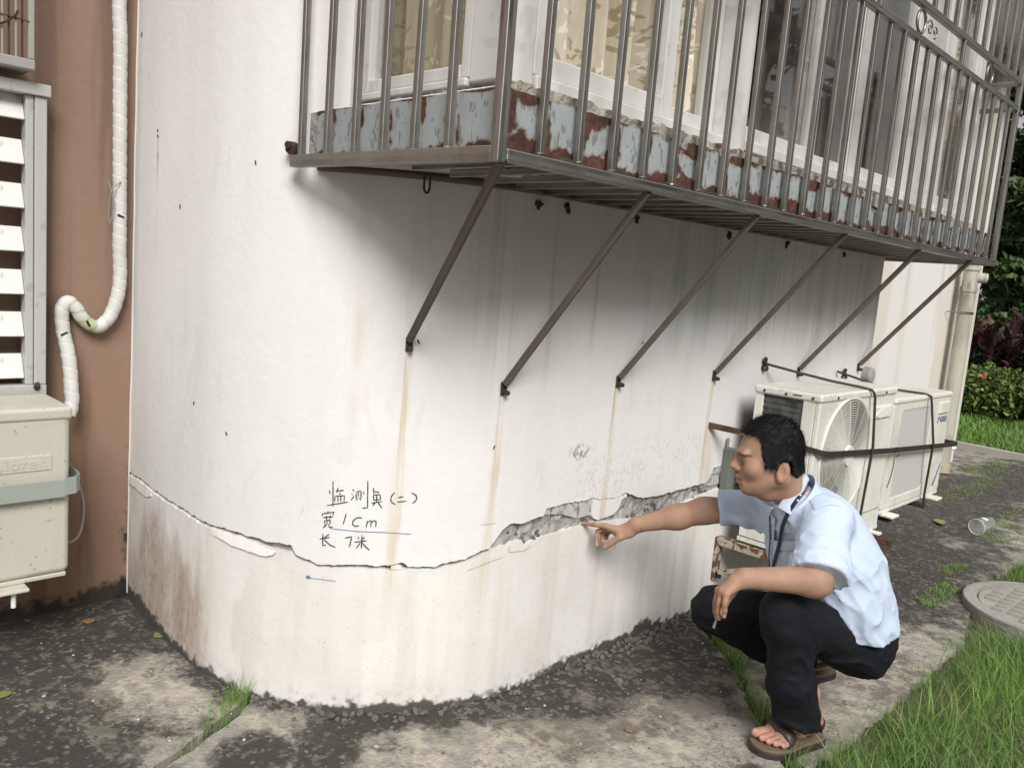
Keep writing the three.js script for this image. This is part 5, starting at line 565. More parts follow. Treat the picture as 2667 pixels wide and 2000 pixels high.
// ---------- the crouching person ----------
function nets(f, lo, hi, h) { // surface of f = 0 on a grid
  const nx = Math.ceil((hi.x - lo.x) / h) + 1, ny = Math.ceil((hi.y - lo.y) / h) + 1, nz = Math.ceil((hi.z - lo.z) / h) + 1, F = new Float32Array(nx * ny * nz), id = (i, j, k) => (k * ny + j) * nx + i;
  // coarse skip: evaluate on 4-cell lattice first
  const B = 4, lim = B * h * 2.6;
  for (let k0 = 0; k0 < nz; k0 += B) for (let j0 = 0; j0 < ny; j0 += B) for (let i0 = 0; i0 < nx; i0 += B) { const c = f(lo.x + (i0 + B / 2) * h, lo.y + (j0 + B / 2) * h, lo.z + (k0 + B / 2) * h), far = Math.abs(c) > lim; for (let k = k0; k < Math.min(k0 + B, nz); k++) for (let j = j0; j < Math.min(j0 + B, ny); j++) for (let i = i0; i < Math.min(i0 + B, nx); i++) F[id(i, j, k)] = far ? c : f(lo.x + i * h, lo.y + j * h, lo.z + k * h); }
  const vid = new Int32Array(nx * ny * nz).fill(-1), pos = [], idx = [];
  for (let k = 0; k < nz - 1; k++) for (let j = 0; j < ny - 1; j++) for (let i = 0; i < nx - 1; i++) { let m = 0; const c = []; for (let q = 0; q < 8; q++) { const v = F[id(i + (q & 1), j + (q >> 1 & 1), k + (q >> 2))]; c.push(v); if (v < 0) m |= 1 << q; } if (m === 0 || m === 255) continue; let x = 0, y = 0, z = 0, n = 0; for (let a = 0; a < 8; a++) for (const bit of [1, 2, 4]) { if (a & bit) continue; const b = a | bit; if ((c[a] < 0) === (c[b] < 0)) continue; const t = c[a] / (c[a] - c[b]); x += (a & 1) + (bit === 1 ? t : 0); y += (a >> 1 & 1) + (bit === 2 ? t : 0); z += (a >> 2) + (bit === 4 ? t : 0); n++; } vid[id(i, j, k)] = pos.length / 3; pos.push(lo.x + (i + x / n) * h, lo.y + (j + y / n) * h, lo.z + (k + z / n) * h); }
  for (let k = 1; k < nz - 1; k++) for (let j = 1; j < ny - 1; j++) for (let i = 1; i < nx - 1; i++) { const s = F[id(i, j, k)] < 0; const quad = (a, b, c, d, flip) => { if (a < 0 || b < 0 || c < 0 || d < 0) return; if (flip) idx.push(a, c, b, a, d, c); else idx.push(a, b, c, a, c, d); };
    if (s !== (F[id(i + 1, j, k)] < 0)) quad(vid[id(i, j - 1, k - 1)], vid[id(i, j, k - 1)], vid[id(i, j, k)], vid[id(i, j - 1, k)], !s);
    if (s !== (F[id(i, j + 1, k)] < 0)) quad(vid[id(i - 1, j, k - 1)], vid[id(i - 1, j, k)], vid[id(i, j, k)], vid[id(i, j, k - 1)], !s);
    if (s !== (F[id(i, j, k + 1)] < 0)) quad(vid[id(i - 1, j - 1, k)], vid[id(i, j - 1, k)], vid[id(i, j, k)], vid[id(i - 1, j, k)], !s); }
  const g = new THREE.BufferGeometry(); g.setAttribute('position', new THREE.Float32BufferAttribute(pos, 3)); g.setAttribute('uv', new THREE.Float32BufferAttribute(new Float32Array(pos.length / 3 * 2), 2)); g.setIndex(idx); g.computeVertexNormals(); return g;
}
const smin = (a, b, k) => { const h = clamp(0.5 + 0.5 * (b - a) / k); return mix(b, a, h) - k * h * (1 - h); }, smax = (a, b, k) => -smin(-a, -b, k);
function cap(x, y, z, a, b, r0, r1) { const bx = b[0] - a[0], by = b[1] - a[1], bz = b[2] - a[2], px = x - a[0], py = y - a[1], pz = z - a[2], t = clamp((px * bx + py * by + pz * bz) / (bx * bx + by * by + bz * bz)); return Math.hypot(px - bx * t, py - by * t, pz - bz * t) - mix(r0, r1, t); }
const ell = (x, y, z, c, r) => { const X = (x - c[0]) / r[0], Y = (y - c[1]) / r[1], Z = (z - c[2]) / r[2], k = Math.hypot(X, Y, Z); return (k - 1) * Math.min(r[0], r[1], r[2]) * (k < 0.01 ? 1 : 1); };
const J = { neckT: [2.455, .872, -1.175], neckB: [2.514, .773, -1.139], shL: [2.482, .757, -1.022], shR: [2.630, .714, -1.268], elL: [2.299, .632, -.956], wrL: [2.172, .615, -1.111], elR: [2.529, .667, -1.478], wrR: [2.400, .585, -1.665], hipL: [2.698, .345, -.982], hipR: [2.828, .345, -1.132], kneeL: [2.326, .492, -1.045], ankL: [2.489, .073, -1.027], kneeR: [2.526, .331, -1.385], ankR: [2.93, .115, -1.19], T1: [2.58, .721, -1.119], T2: [2.629, .617, -1.092], T3: [2.678, .504, -1.063], T4: [2.726, .400, -1.037] };
const FING = {
  R: { wr: J.wrR, k: [[[2.367, .551, -1.713], [2.345, .561, -1.759], [2.330, .557, -1.805], [2.324, .554, -1.830], [2.319, .552, -1.8475]], [[2.382, .543, -1.718], [2.362, .549, -1.771], [2.349, .529, -1.800], [2.340, .502, -1.796], [2.333, .483, -1.785]], [[2.390, .540, -1.724], [2.383, .540, -1.774], [2.377, .517, -1.798], [2.367, .503, -1.790], [2.362, .493, -1.779]], [[2.400, .537, -1.727], [2.403, .533, -1.774], [2.399, .512, -1.796], [2.390, .499, -1.788]]], th: [[2.383, .553, -1.683], [2.356, .534, -1.702], [2.343, .507, -1.729], [2.333, .488, -1.746]] },
  L: { wr: J.wrL, k: [[[2.148, .602, -1.118], [2.111, .575, -1.129], [2.102, .546, -1.126], [2.102, .528, -1.124], [2.105, .509, -1.126]], [[2.155, .604, -1.126], [2.115, .576, -1.147], [2.111, .535, -1.150], [2.112, .511, -1.151], [2.118, .491, -1.148]], [[2.167, .602, -1.134], [2.127, .571, -1.162], [2.127, .530, -1.169], [2.129, .502, -1.168], [2.136, .483, -1.164]], [[2.181, .596, -1.141], [2.145, .563, -1.174], [2.149, .525, -1.181], [2.151, .499, -1.178], [2.153, .482, -1.173]]], th: [[2.186, .594, -1.135], [2.196, .548, -1.159], [2.190, .507, -1.175], [2.173, .483, -1.178]] },
};
function handF(x, y, z, h) {
  let d = cap(x, y, z, h.wr, h.k[1][0], 0.026, 0.025);
  for (const f of h.k) d = smin(d, cap(x, y, z, f[0], f[1], 0.0165, 0.0115), 0.014);
  d = smin(d, cap(x, y, z, h.wr, h.th[0], 0.024, 0.018), 0.015);
  d = smin(d, cap(x, y, z, h.th[0], h.th[1], 0.0175, 0.0135), 0.012);
  let e = 1; for (const f of h.k) { let g = 1; for (let i = 1; i + 1 < f.length; i++) g = smin(g, cap(x, y, z, f[i], f[i + 1], 0.0105 - 0.001 * i, 0.0098 - 0.001 * i), 0.003); e = Math.min(e, g); }
  e = Math.min(e, smin(cap(x, y, z, h.th[1], h.th[2], 0.0125, 0.0115), cap(x, y, z, h.th[2], h.th[3], 0.0115, 0.0088), 0.004));
  return smin(d, e, 0.006);
}
// head in its own frame: forward, up, left
const HC = [2.440, .965, -1.194], HF = V(-.63, -.08, -.775).normalize(), HU0 = V(.01, .99, -.09), HL = new THREE.Vector3().crossVectors(HU0, HF).normalize(), HU = new THREE.Vector3().crossVectors(HF, HL).normalize();
const toHead = (x, y, z) => { const a = x - HC[0], b = y - HC[1], c = z - HC[2]; return [a * HF.x + b * HF.y + c * HF.z, a * HU.x + b * HU.y + c * HU.z, a * HL.x + b * HL.y + c * HL.z]; };
const fromHead = (f, u, l) => [HC[0] + HF.x * f + HU.x * u + HL.x * l, HC[1] + HF.y * f + HU.y * u + HL.y * l, HC[2] + HF.z * f + HU.z * u + HL.z * l];
const skullF = (f, u, l) => ell(f, u, l, [.015, 0, 0], [.091, .093, .074]);
const nB = toHead(...J.neckB), nT = [-.025, -.085, 0];
function headF(f, u, l) {
  const m = Math.abs(l); let d = skullF(f, u, l);
  d = smin(d, ell(f, u, m, [.045, -.055, 0], [.074, .094, .064]), 0.03);
  d = smin(d, cap(f, u, m, [-.002, -.092, .054], [.082, -.13, .014], .022, .018), 0.03);
  d = smin(d, Math.hypot(f - .090, u + .131, l) - .0195, 0.02);
  d = smin(d, Math.hypot(f - .082, u + .066, m - .047) - .023, 0.025);
  d = smin(d, cap(f, u, m, [.106, -.016, .042], [.119, -.018, 0], .0115, .0105), 0.014);
  d = smax(d, -(Math.hypot(f - .126, u + .043, m - .033) - .0185), 0.012);
  d = smin(d, Math.hypot(f - .099, u + .043, m - .0335) - .0145, 0.003);
  d = smin(d, cap(f, u, l, [.116, -.028, 0], [.1335, -.061, 0], .0095, .0125), 0.010);
  d = smin(d, Math.hypot(f - .121, u + .068, m - .0125) - .0105, 0.007);
  d = smin(d, cap(f, u, m, [.108, -.0965, .021], [.1195, -.0955, .004], .0075, .0085), 0.008);
  d = smin(d, cap(f, u, m, [.106, -.1125, .018], [.1155, -.112, .004], .008, .0085), 0.008);
  d = smax(d, -(cap(f, u, m, [.112, -.1045, .022], [.130, -.1040, 0], .0022, .0024)), 0.004);
  // ears
  let e = ell(f + 0.12 * (u + .066), u, m, [-.004, -.068, .0815], [.0205, .0345, .0105]); e = smax(e, -ell(f + 0.12 * (u + .066), u, m, [.001, -.066, .094], [.0115, .021, .010]), 0.005); d = smin(d, e, 0.006);
  d = smin(d, cap(f, u, l, nT, nB, .054, .060), 0.03);
  d = smin(d, Math.hypot(f - .028, u + .145, l) - .024, 0.04);
  return d;
}
const armL = (x, y, z) => smin(cap(x, y, z, J.shL, J.elL, .058, .046), cap(x, y, z, J.elL, J.wrL, .045, .029), .03);
const armR = (x, y, z) => smin(cap(x, y, z, J.shR, J.elR, .056, .043), smin(cap(x, y, z, J.elR, [2.48, .632, -1.55], .043, .041), cap(x, y, z, [2.48, .632, -1.55], J.wrR, .041, .028), .03), .03);
// feet: a along the foot, h up, w outward
function footFrame(heel, toe, out, lift) { const t = V(...toe).sub(V(...heel)).normalize(), o = V(...out); o.addScaledVector(t, -o.dot(t)).normalize(); const u = new THREE.Vector3().crossVectors(t, o); if (u.y < 0) u.multiplyScalar(-1); const b = V(...heel); return { to: (x, y, z) => { const p = V(x, y, z).sub(b); return [p.dot(t), p.dot(u) - lift, p.dot(o)]; }, at: (a, h, w) => b.clone().addScaledVector(t, a).addScaledVector(u, h + lift).addScaledVector(o, w) }; }
const FL = footFrame([2.598, -.006, -1.004], [2.345, -.006, -1.096], [-.3, 0, .95], .032), FR = footFrame([3.00, .050, -1.145], [2.768, -.006, -1.29], [.4, 0, -.9], .030);
function footF(a, h, w) {
  let d = Math.hypot(a - .042, h - .042, w) - .036;
  d = smin(d, cap(a, h, w, [.05, .052, 0], [.15, .034, -.004], .038, .030), .03);
  d = smin(d, cap(a, h, w, [.172, .024, -.028], [.162, .022, .028], .0225, .0195), .025);
  d = smin(d, cap(a, h, w, [.058, .065, 0], [.068, .15, 0], .037, .040), .03);
  let e = 1; for (const [p, q, r, s] of [[[.178, .022, -.031], [.232, .019, -.037], .0155, .0150], [[.18, .020, -.010], [.229, .0145, -.011], .0115, .0112], [[.175, .018, .0095], [.221, .0135, .0095], .0108, .0105], [[.168, .017, .026], [.208, .013, .0275], .0104, .0100], [[.158, .016, .040], [.190, .0125, .0435], .0100, .0096]]) e = Math.min(e, cap(a, h, w, p, q, r, s));
  d = smin(d, e, 0.006); return smax(d, -(h + 0.001), 0.006);
}
const shin = (x, y, z) => Math.min(smin(cap(x, y, z, J.hipL, J.kneeL, .085, .055), cap(x, y, z, J.kneeL, J.ankL, .052, .038), .03), smin(cap(x, y, z, J.hipR, J.kneeR, .085, .055), cap(x, y, z, J.kneeR, J.ankR, .052, .038), .03));
const person = thing('person', 'crouching person in pale blue short-sleeved shirt and black trousers pointing at the wall crack', 'person');
const skin = [0.35, 0.205, 0.135];
function paint(g, fn) { const p = g.attributes.position, c = new Float32Array(p.count * 3), o = [0, 0, 0]; for (let i = 0; i < p.count; i++) { const x = p.getX(i), y = p.getY(i), z = p.getZ(i), v = 0.9 + 0.16 * n3(x * 60, y * 60, z * 60) + 0.06 * n3(x * 300, y * 300, z * 300); o[0] = skin[0] * v; o[1] = skin[1] * v; o[2] = skin[2] * v; if (fn) fn(o, x, y, z); c[3 * i] = o[0]; c[3 * i + 1] = o[1]; c[3 * i + 2] = o[2]; } g.setAttribute('color', new THREE.BufferAttribute(c, 3)); return g; }
const blend = (o, k, r, g, b) => { k = clamp(k); o[0] = mix(o[0], r, k); o[1] = mix(o[1], g, k); o[2] = mix(o[2], b, k); };
{
  const all = [];
  all.push(paint(nets((x, y, z) => headF(...toHead(x, y, z)), V(2.27, .74, -1.36), V(2.60, 1.09, -1.04), 0.0032), (o, x, y, z) => { const [f, u, l] = toHead(x, y, z), m = Math.abs(l);
    if (f > .104 && m < .026) { blend(o, (1 - sst(.003, .0055, Math.abs(u + .0955))) * .75, .25, .12, .09); blend(o, (1 - sst(.004, .007, Math.abs(u + .1125))) * .75, .265, .125, .095); }
    if (f > .10) blend(o, (1 - sst(.0006, .0016, Math.abs(u + .1042))) * (m < .022 ? 1 : 0), .08, .03, .025);
    // brows, lids, eyes
    if (f > .07) { const bu = -.0205 - 3.2 * (m - .034) ** 2; blend(o, (1 - sst(.0028, .0052, Math.abs(u - bu))) * sst(.012, .02, m) * (1 - sst(.052, .06, m)) * 0.85, .03, .02, .016); const er = Math.hypot(f - .099, u + .043, m - .0335); if (er < .0158) { const k = Math.abs(u + .044); if (k < .0034) { blend(o, 1, .17, .15, .13); const pr = Math.hypot(u + .0438, m - .030); if (pr < .0085) blend(o, 1, .02, .012, .01); } else if (k < .0066) blend(o, .9, .03, .02, .017); } blend(o, (1 - sst(.003, .006, Math.hypot(f - .126, u + .0735, m - .0095))) * .9, .06, .03, .02); }
    blend(o, sst(.115, .13, f) * .25, .46, .20, .13); blend(o, (1 - sst(.01, .03, Math.hypot(u + .14, f - .09))) * .3, .22, .13, .09); if (m > .075) blend(o, .3, .46, .20, .12); }));
  all.push(paint(nets((x, y, z) => Math.min(armL(x, y, z), 9), V(2.08, .54, -1.19), V(2.58, .84, -.86), 0.006)), paint(nets((x, y, z) => armR(x, y, z), V(2.34, .50, -1.72), V(2.72, .80, -1.20), 0.006)));
  const nail = (h) => (o, x, y, z) => { for (const f of [...h.k, h.th]) { const t = f[f.length - 1]; const d = Math.hypot(x - t[0], y - t[1], z - t[2]); blend(o, (1 - sst(.009, .016, d)) * .35, .50, .27, .20); for (let q = 1; q + 1 < f.length; q++) { const e = Math.hypot(x - f[q][0], y - f[q][1], z - f[q][2]); blend(o, (1 - sst(.008, .014, e)) * .32, .24, .115, .075); blend(o, (1 - sst(.0006, .0016, Math.abs(e - .0102))) * .3, .14, .07, .045); } } };
  all.push(paint(nets((x, y, z) => smin(handF(x, y, z, FING.R), armR(x, y, z), 0.01), V(2.28, .455, -1.875), V(2.45, .63, -1.64), 0.0026), nail(FING.R)), paint(nets((x, y, z) => smin(handF(x, y, z, FING.L), armL(x, y, z), 0.01), V(2.07, .455, -1.22), V(2.235, .67, -1.07), 0.0026), nail(FING.L)));
  const fcol = (fr) => (o, x, y, z) => { const [a, h, w] = fr.to(x, y, z); blend(o, sst(.19, .215, a) * .45, .50, .22, .16); for (const [p, q] of [[.240, -.037], [.236, -.011], [.228, .0095], [.215, .0275], [.197, .0435]]) blend(o, (1 - sst(.006, .009, Math.hypot(a - p, (w - q) * 1.1))) * (h > .014 ? .55 : 0), .58, .38, .30); };
  for (const fr of [FL, FR]) { const c = fr.at(.12, .07, 0); all.push(paint(nets((x, y, z) => footF(...fr.to(x, y, z)), c.clone().sub(V(.17, .13, .17)), c.clone().add(V(.17, .13, .17)), 0.0034), fcol(fr))); }
  all.push(paint(nets((x, y, z) => Math.min(shin(x, y, z), smin(cap(x, y, z, J.neckB, J.T2, .042, .08), cap(x, y, z, J.T2, J.T4, .08, .09), .02)), V(2.2, .0, -1.5), V(3.05, .85, -.84), 0.014)));
  part('body', merge(all), new THREE.MeshPhysicalMaterial({ vertexColors: true, roughness: 0.66, side: THREE.DoubleSide }), person, 'tanned skin: face in profile, bare forearms, hands and feet');
}
{ // hair
  const poly = [[.121, .064], [.116, .044], [.090, .043], [.070, .036], [.062, -.02], [.052, -.056], [.026, -.058], [.018, -.034], [-.018, -.030], [-.030, -.069], [-.051, -.089], [-.088, -.072], [-.15, -.03], [-.14, .1], [0, .16], [.11, .14]];
  const pd = (x, y) => { let d = 1e9, s = 1; for (let i = 0, j = poly.length - 1; i < poly.length; j = i++) { const [ax, ay] = poly[i], [bx, by] = poly[j], ex = bx - ax, ey = by - ay, wx = x - ax, wy = y - ay, t = clamp((wx * ex + wy * ey) / (ex * ex + ey * ey)); d = Math.min(d, (wx - ex * t) ** 2 + (wy - ey * t) ** 2); const c1 = y >= ay, c2 = y < by, c3 = ex * wy > ey * wx; if ((c1 && c2 && c3) || (!c1 && !c2 && !c3)) s = -s; } return s * Math.sqrt(d); };
  const hf = (f, u, l) => { const nz = 0.5 * (n3(f * 260 + l * 60, u * 90, l * 260 + f * 40) - 0.5), base = Math.min(skullF(f, u, l), headF(f, u, l)); const th = 0.009 + 0.001 * sst(0, .09, u); return smax(base - th + 0.004 * nz, pd(f + 0.25 * Math.max(0, Math.abs(l) - .05), u) + 0.016 * nz + 0.010 * (n3(f * 90, u * 90, l * 90) - 0.5), 0.005); };
  const hm = new THREE.MeshPhysicalMaterial({ color: C(.012, .011, .011), roughness: 0.72, specularIntensity: 0.5, side: THREE.DoubleSide }), hair = part('hair', nets((x, y, z) => hf(...toHead(x, y, z)), V(2.27, .84, -1.36), V(2.60, 1.10, -1.04), 0.0034), hm, person, 'short black hair');
  const st = []; for (let k = 0; k < 8000; k++) { const a = rr(0, 6.283), c = rr(-0.6, 1), s = Math.sqrt(1 - c * c); let f = .012 + .112 * s * Math.cos(a), u = .108 * c, l = .092 * s * Math.sin(a); if (pd(f + 0.25 * Math.max(0, Math.abs(l) - .05), u) > -.004) continue; for (let q = 0; q < 3; q++) { const d = hf(f, u, l), n = Math.hypot(f - .012, u, l); f -= (f - .012) / n * d; u -= u / n * d; l -= l / n * d; } const p = V(...fromHead(f, u, l)), nrm = V(...fromHead(f, u, l)).sub(V(...fromHead(.012, 0, 0))).normalize(), whorl = V(...fromHead(-.06, .07, .0)), dir = p.clone().sub(whorl).normalize().addScaledVector(nrm, rr(0.05, 0.45)).add(V(rr(-.25, .25), rr(-.35, .05), rr(-.25, .25))).normalize(), sd = new THREE.Vector3().crossVectors(dir, nrm).normalize().multiplyScalar(0.0009), L = rr(.012, .024), b = p.clone().addScaledVector(nrm, -.002), t = p.clone().addScaledVector(dir, L); st.push(b.x - sd.x, b.y - sd.y, b.z - sd.z, b.x + sd.x, b.y + sd.y, b.z + sd.z, t.x, t.y, t.z); }
  const g = new THREE.BufferGeometry(); g.setAttribute('position', new THREE.Float32BufferAttribute(st, 3)); g.computeVertexNormals(); part('hair_strands', g, hm, hair);
}
// clothes
const lat = V(.5, -.1, -.86).normalize(), offp = (p, k) => [p[0] + lat.x * k, p[1] + lat.y * k, p[2] + lat.z * k];
const fold = (x, y, z, f, amp) => amp * (Math.abs(n3(x * f + 3 * n3(x * 9, y * 9, z * 9), y * f * 0.55, z * f) - 0.5) * 2 - 0.5);
function torsoF(x, y, z) {
  let d = 9; for (const k of [-.065, 0, .065]) { d = smin(d, cap(x, y, z, offp(J.T1, k), offp(J.T2, k), .100, .124), .04); d = smin(d, cap(x, y, z, offp(J.T2, k), offp(J.T3, k), .124, .132), .04); d = smin(d, cap(x, y, z, offp(J.T3, k), offp(J.T4, k * 1.1), .132, .132), .04); }
  d = smin(d, cap(x, y, z, J.shL, J.shR, .062, .062), .05); d = smin(d, cap(x, y, z, J.neckB, J.T1, .072, .11), .05); d = smin(d, cap(x, y, z, [2.60, .73, -1.02], [2.70, .60, -.985], .05, .06), .06); return d;
}
function shirtF(x, y, z) {
  let d = torsoF(x, y, z);
  const eL = [2.318, .655, -.955], sL = cap(x, y, z, [2.492, .765, -1.025], eL, .072, .080), hL = ((x - eL[0]) * -.62 + (y - eL[1]) * -.74 + (z - eL[2]) * .26) - .012; d = smin(d, smax(sL, hL, .004), .03);
  const eR = [2.547, .690, -1.425], sR = cap(x, y, z, J.shR, eR, .066, .062), hR = ((x - eR[0]) * -.45 + (y - eR[1]) * -.2 + (z - eR[2]) * -.87) - .004; d = smin(d, smax(sR, hR, .004), .03);
  { const A = x * .6 - y * .75 + z * .25, B = x * .62 + y * .66 + z * .42, D = x * .5 - y * .1 - z * .86, w = 0.6 * n3(x * 6, y * 6, z * 6); const r1 = 1 - Math.abs(2 * n3(A * 5 + w, B * 21 + w * 3, D * 15) - 1), r2 = 1 - Math.abs(2 * n3(A * 9 + 7, B * 34 + w * 4, D * 26 + 3) - 1); d -= (0.011 * (r1 * r1 * r1 - .25) + 0.007 * (r2 * r2 * r2 - .25)) * (0.35 + 0.65 * sst(.79, .62, y)); }
  const band = Math.abs(hL + .030), bandR = Math.abs(hR + .026); if (sL < .02) d += 0.0018 * (1 - sst(.001, .003, band)); if (sR < .02) d += 0.0018 * (1 - sst(.001, .003, bandR));
  const hem = (.383 + .05 * (x - 2.7) - .010 * Math.sin(x * 22)) - y; d = smax(d, hem, .006);
  const nf = cap(x, y, z, J.neckB, J.neckT, .064, .062); d = smax(d, -(nf + .010), .006); return d;
}
const shirtM = mat(0.51, 0.59, 0.735, 0.8, 0, { sheen: 0.25, sheenRoughness: 0.6, bumpMap: grayTex(256, 256, 0.1, 0.1, (x, y) => 0.5 + 0.5 * Math.sin(x * 4000) * Math.sin(y * 4000)), bumpScale: 0.0003 });
const shirt = part('shirt', nets(shirtF, V(2.20, .33, -1.52), V(2.96, .88, -.80), 0.0058), shirtM, person, 'pale blue short-sleeved shirt');
const grad = (f, p, e = .002) => V(f(p.x + e, p.y, p.z) - f(p.x - e, p.y, p.z), f(p.x, p.y + e, p.z) - f(p.x, p.y - e, p.z), f(p.x, p.y, p.z + e) - f(p.x, p.y, p.z - e)).normalize();
const snap = (f, p, off) => { const q = p.clone(); for (let k = 0; k < 12; k++) { const d = f(q.x, q.y, q.z) - off; if (Math.abs(d) < 1e-4) break; q.addScaledVector(grad(f, q), -d * 0.8); } return q; };
const eye = V(0, 1.45, 0); // where sketch points were sighted from, to find the cloth surface behind them
const onCloth = (f, p, off) => { const d = p.clone().sub(eye).normalize(), q = p.clone().addScaledVector(d, -.35); for (let k = 0; k < 80; k++) { const v = f(q.x, q.y, q.z) - off; if (v < .0008) return q; q.addScaledVector(d, v * .7); } return snap(f, p, off); };
function ribbon(f, pts, w, off, th = 0.0015) { const P = pts.map((p) => onCloth(f, V(...p), off)), c = new THREE.CatmullRomCurve3(P), N = 60, pos = [], idx = []; for (let i = 0; i <= N; i++) { const p = snap(f, c.getPoint(i / N), off), t = c.getTangent(i / N), n = grad(f, p), s = new THREE.Vector3().crossVectors(t, n).normalize().multiplyScalar(w / 2); for (const [a, b] of [[-1, 0], [-1, th], [1, th], [1, 0]]) pos.push(p.x + s.x * a + n.x * b, p.y + s.y * a + n.y * b, p.z + s.z * a + n.z * b); } for (let i = 0; i < N; i++) for (let k = 0; k < 4; k++) { const a = i * 4 + k, b = i * 4 + (k + 1) % 4; idx.push(a, b, b + 4, a, b + 4, a + 4); } const g = new THREE.BufferGeometry(); g.setAttribute('position', new THREE.Float32BufferAttribute(pos, 3)); g.setAttribute('uv', new THREE.Float32BufferAttribute(new Float32Array(pos.length / 3 * 2), 2)); g.setIndex(idx); g.computeVertexNormals(); return g; }
const smoothF = (x, y, z) => torsoF(x, y, z);
part('placket', ribbon(smoothF, [[2.405, .754, -1.16], [2.36, .685, -1.13], [2.317, .614, -1.107]], .032, .0062, .0022), shirtM, shirt);
for (const t of [.12, .48, .86]) { const p = onCloth(smoothF, V(mix(2.405, 2.317, t), mix(.754, .614, t), mix(-1.16, -1.107, t)), .0095), n = grad(smoothF, p), g = new THREE.CylinderGeometry(.0055, .0055, .002, 14); g.applyQuaternion(new THREE.Quaternion().setFromUnitVectors(V(0, 1, 0), n)); g.translate(p.x, p.y, p.z); part('button', g, mat(.7, .72, .74, .3), shirt); }
{ const seamM = mat(0.33, 0.41, 0.58, 0.85); for (const p of [[[2.373, .852, -1.068], [2.39, .842, -1.048], [2.402, .809, -1.029]], [[2.402, .809, -1.029], [2.432, .827, -1.003], [2.458, .825, -.975]], [[2.38, .804, -1.051], [2.374, .766, -1.05], [2.363, .724, -1.052]]]) part('seam', ribbon(shirtF, p, .0022, .0004, .0008), seamM, shirt); part('pocket', ribbon(shirtF, [[2.316, .697, -1.095], [2.329, .686, -1.08], [2.34, .684, -1.069]], .006, .0006, .0016), shirtM, shirt); }
// collar: stand round the neck and two pointed leaves folded over it
{
  const quad = (A, B, C_, D, bulge) => { const n = 8, pos = [], idx = [], nn = new THREE.Vector3().crossVectors(B.clone().sub(A), D.clone().sub(A)).normalize(); if (nn.dot(eye.clone().sub(A)) < 0) nn.multiplyScalar(-1); for (const o of [0.0015, -0.0015]) for (let i = 0; i <= n; i++) for (let j = 0; j <= n; j++) { const u = i / n, v = j / n, p = A.clone().multiplyScalar((1 - u) * (1 - v)).addScaledVector(B, u * (1 - v)).addScaledVector(C_, u * v).addScaledVector(D, (1 - u) * v).addScaledVector(nn, bulge * 4 * u * (1 - u) * (0.5 + 0.5 * (1 - v)) + o); pos.push(p.x, p.y, p.z); } const W = n + 1, S = W * W; for (let i = 0; i < n; i++) for (let j = 0; j < n; j++) { const a = i * W + j; idx.push(a, a + 1, a + W + 1, a, a + W + 1, a + W, S + a, S + a + W + 1, S + a + 1, S + a, S + a + W, S + a + W + 1); } const rim = []; for (let i = 0; i <= n; i++) rim.push(i * W); for (let j = 1; j <= n; j++) rim.push(n * W + j); for (let i = n - 1; i >= 0; i--) rim.push(i * W + n); for (let j = n - 1; j > 0; j--) rim.push(j); for (let i = 0; i < rim.length; i++) { const a = rim[i], b = rim[(i + 1) % rim.length]; idx.push(a, b, S + b, a, S + b, S + a); } const g = new THREE.BufferGeometry(); g.setAttribute('position', new THREE.Float32BufferAttribute(pos, 3)); g.setAttribute('uv', new THREE.Float32BufferAttribute(new Float32Array(pos.length / 3 * 2), 2)); g.setIndex(idx); g.computeVertexNormals(); return g; };
  const ax = V(...J.neckT).sub(V(...J.neckB)).normalize(), ex = V(-.63, 0, -.78).addScaledVector(ax, -ax.dot(V(-.63, 0, -.78))).normalize(), ey = new THREE.Vector3().crossVectors(ax, ex), pos = [], idx = [], N = 40, base = V(...J.neckB);
  for (let i = 0; i <= N; i++) { const t = mix(0.25, Math.PI * 2 - 0.25, i / N), back = 0.5 - 0.5 * Math.cos(t); for (const [h, r] of [[-.03, .084], [.018 + .052 * back, .0675 + .020 * back], [.019 + .052 * back, .072 + .020 * back], [-.03, .094]]) { const p = base.clone().addScaledVector(ax, h).addScaledVector(ex, r * Math.cos(t)).addScaledVector(ey, r * Math.sin(t)); pos.push(p.x, p.y, p.z); } } for (let i = 0; i < N; i++) for (let k = 0; k < 4; k++) { const a = i * 4 + k, b = i * 4 + (k + 1) % 4; idx.push(a, b, b + 4, a, b + 4, a + 4); }
  const g = new THREE.BufferGeometry(); g.setAttribute('position', new THREE.Float32BufferAttribute(pos, 3)); g.setAttribute('uv', new THREE.Float32BufferAttribute(new Float32Array(pos.length / 3 * 2), 2)); g.setIndex(idx); g.computeVertexNormals(); part('collar_stand', g, shirtM, shirt);
  const oc = (a, o) => onCloth((x, y, z) => Math.min(shirtF(x, y, z), cap(x, y, z, J.neckB, J.neckT, .070, .064)), V(...a), o);
  part('collar_leaf', quad(oc([2.484, .906, -1.115], .008), oc([2.478, .879, -1.092], .012), oc([2.414, .770, -1.108], .010), oc([2.416, .783, -1.155], .008), .008), shirtM, shirt); part('collar_leaf', quad(oc([2.444, .795, -1.255], .010), oc([2.440, .778, -1.240], .010), oc([2.424, .748, -1.18], .010), oc([2.418, .775, -1.17], .008), .004), shirtM, shirt);
}
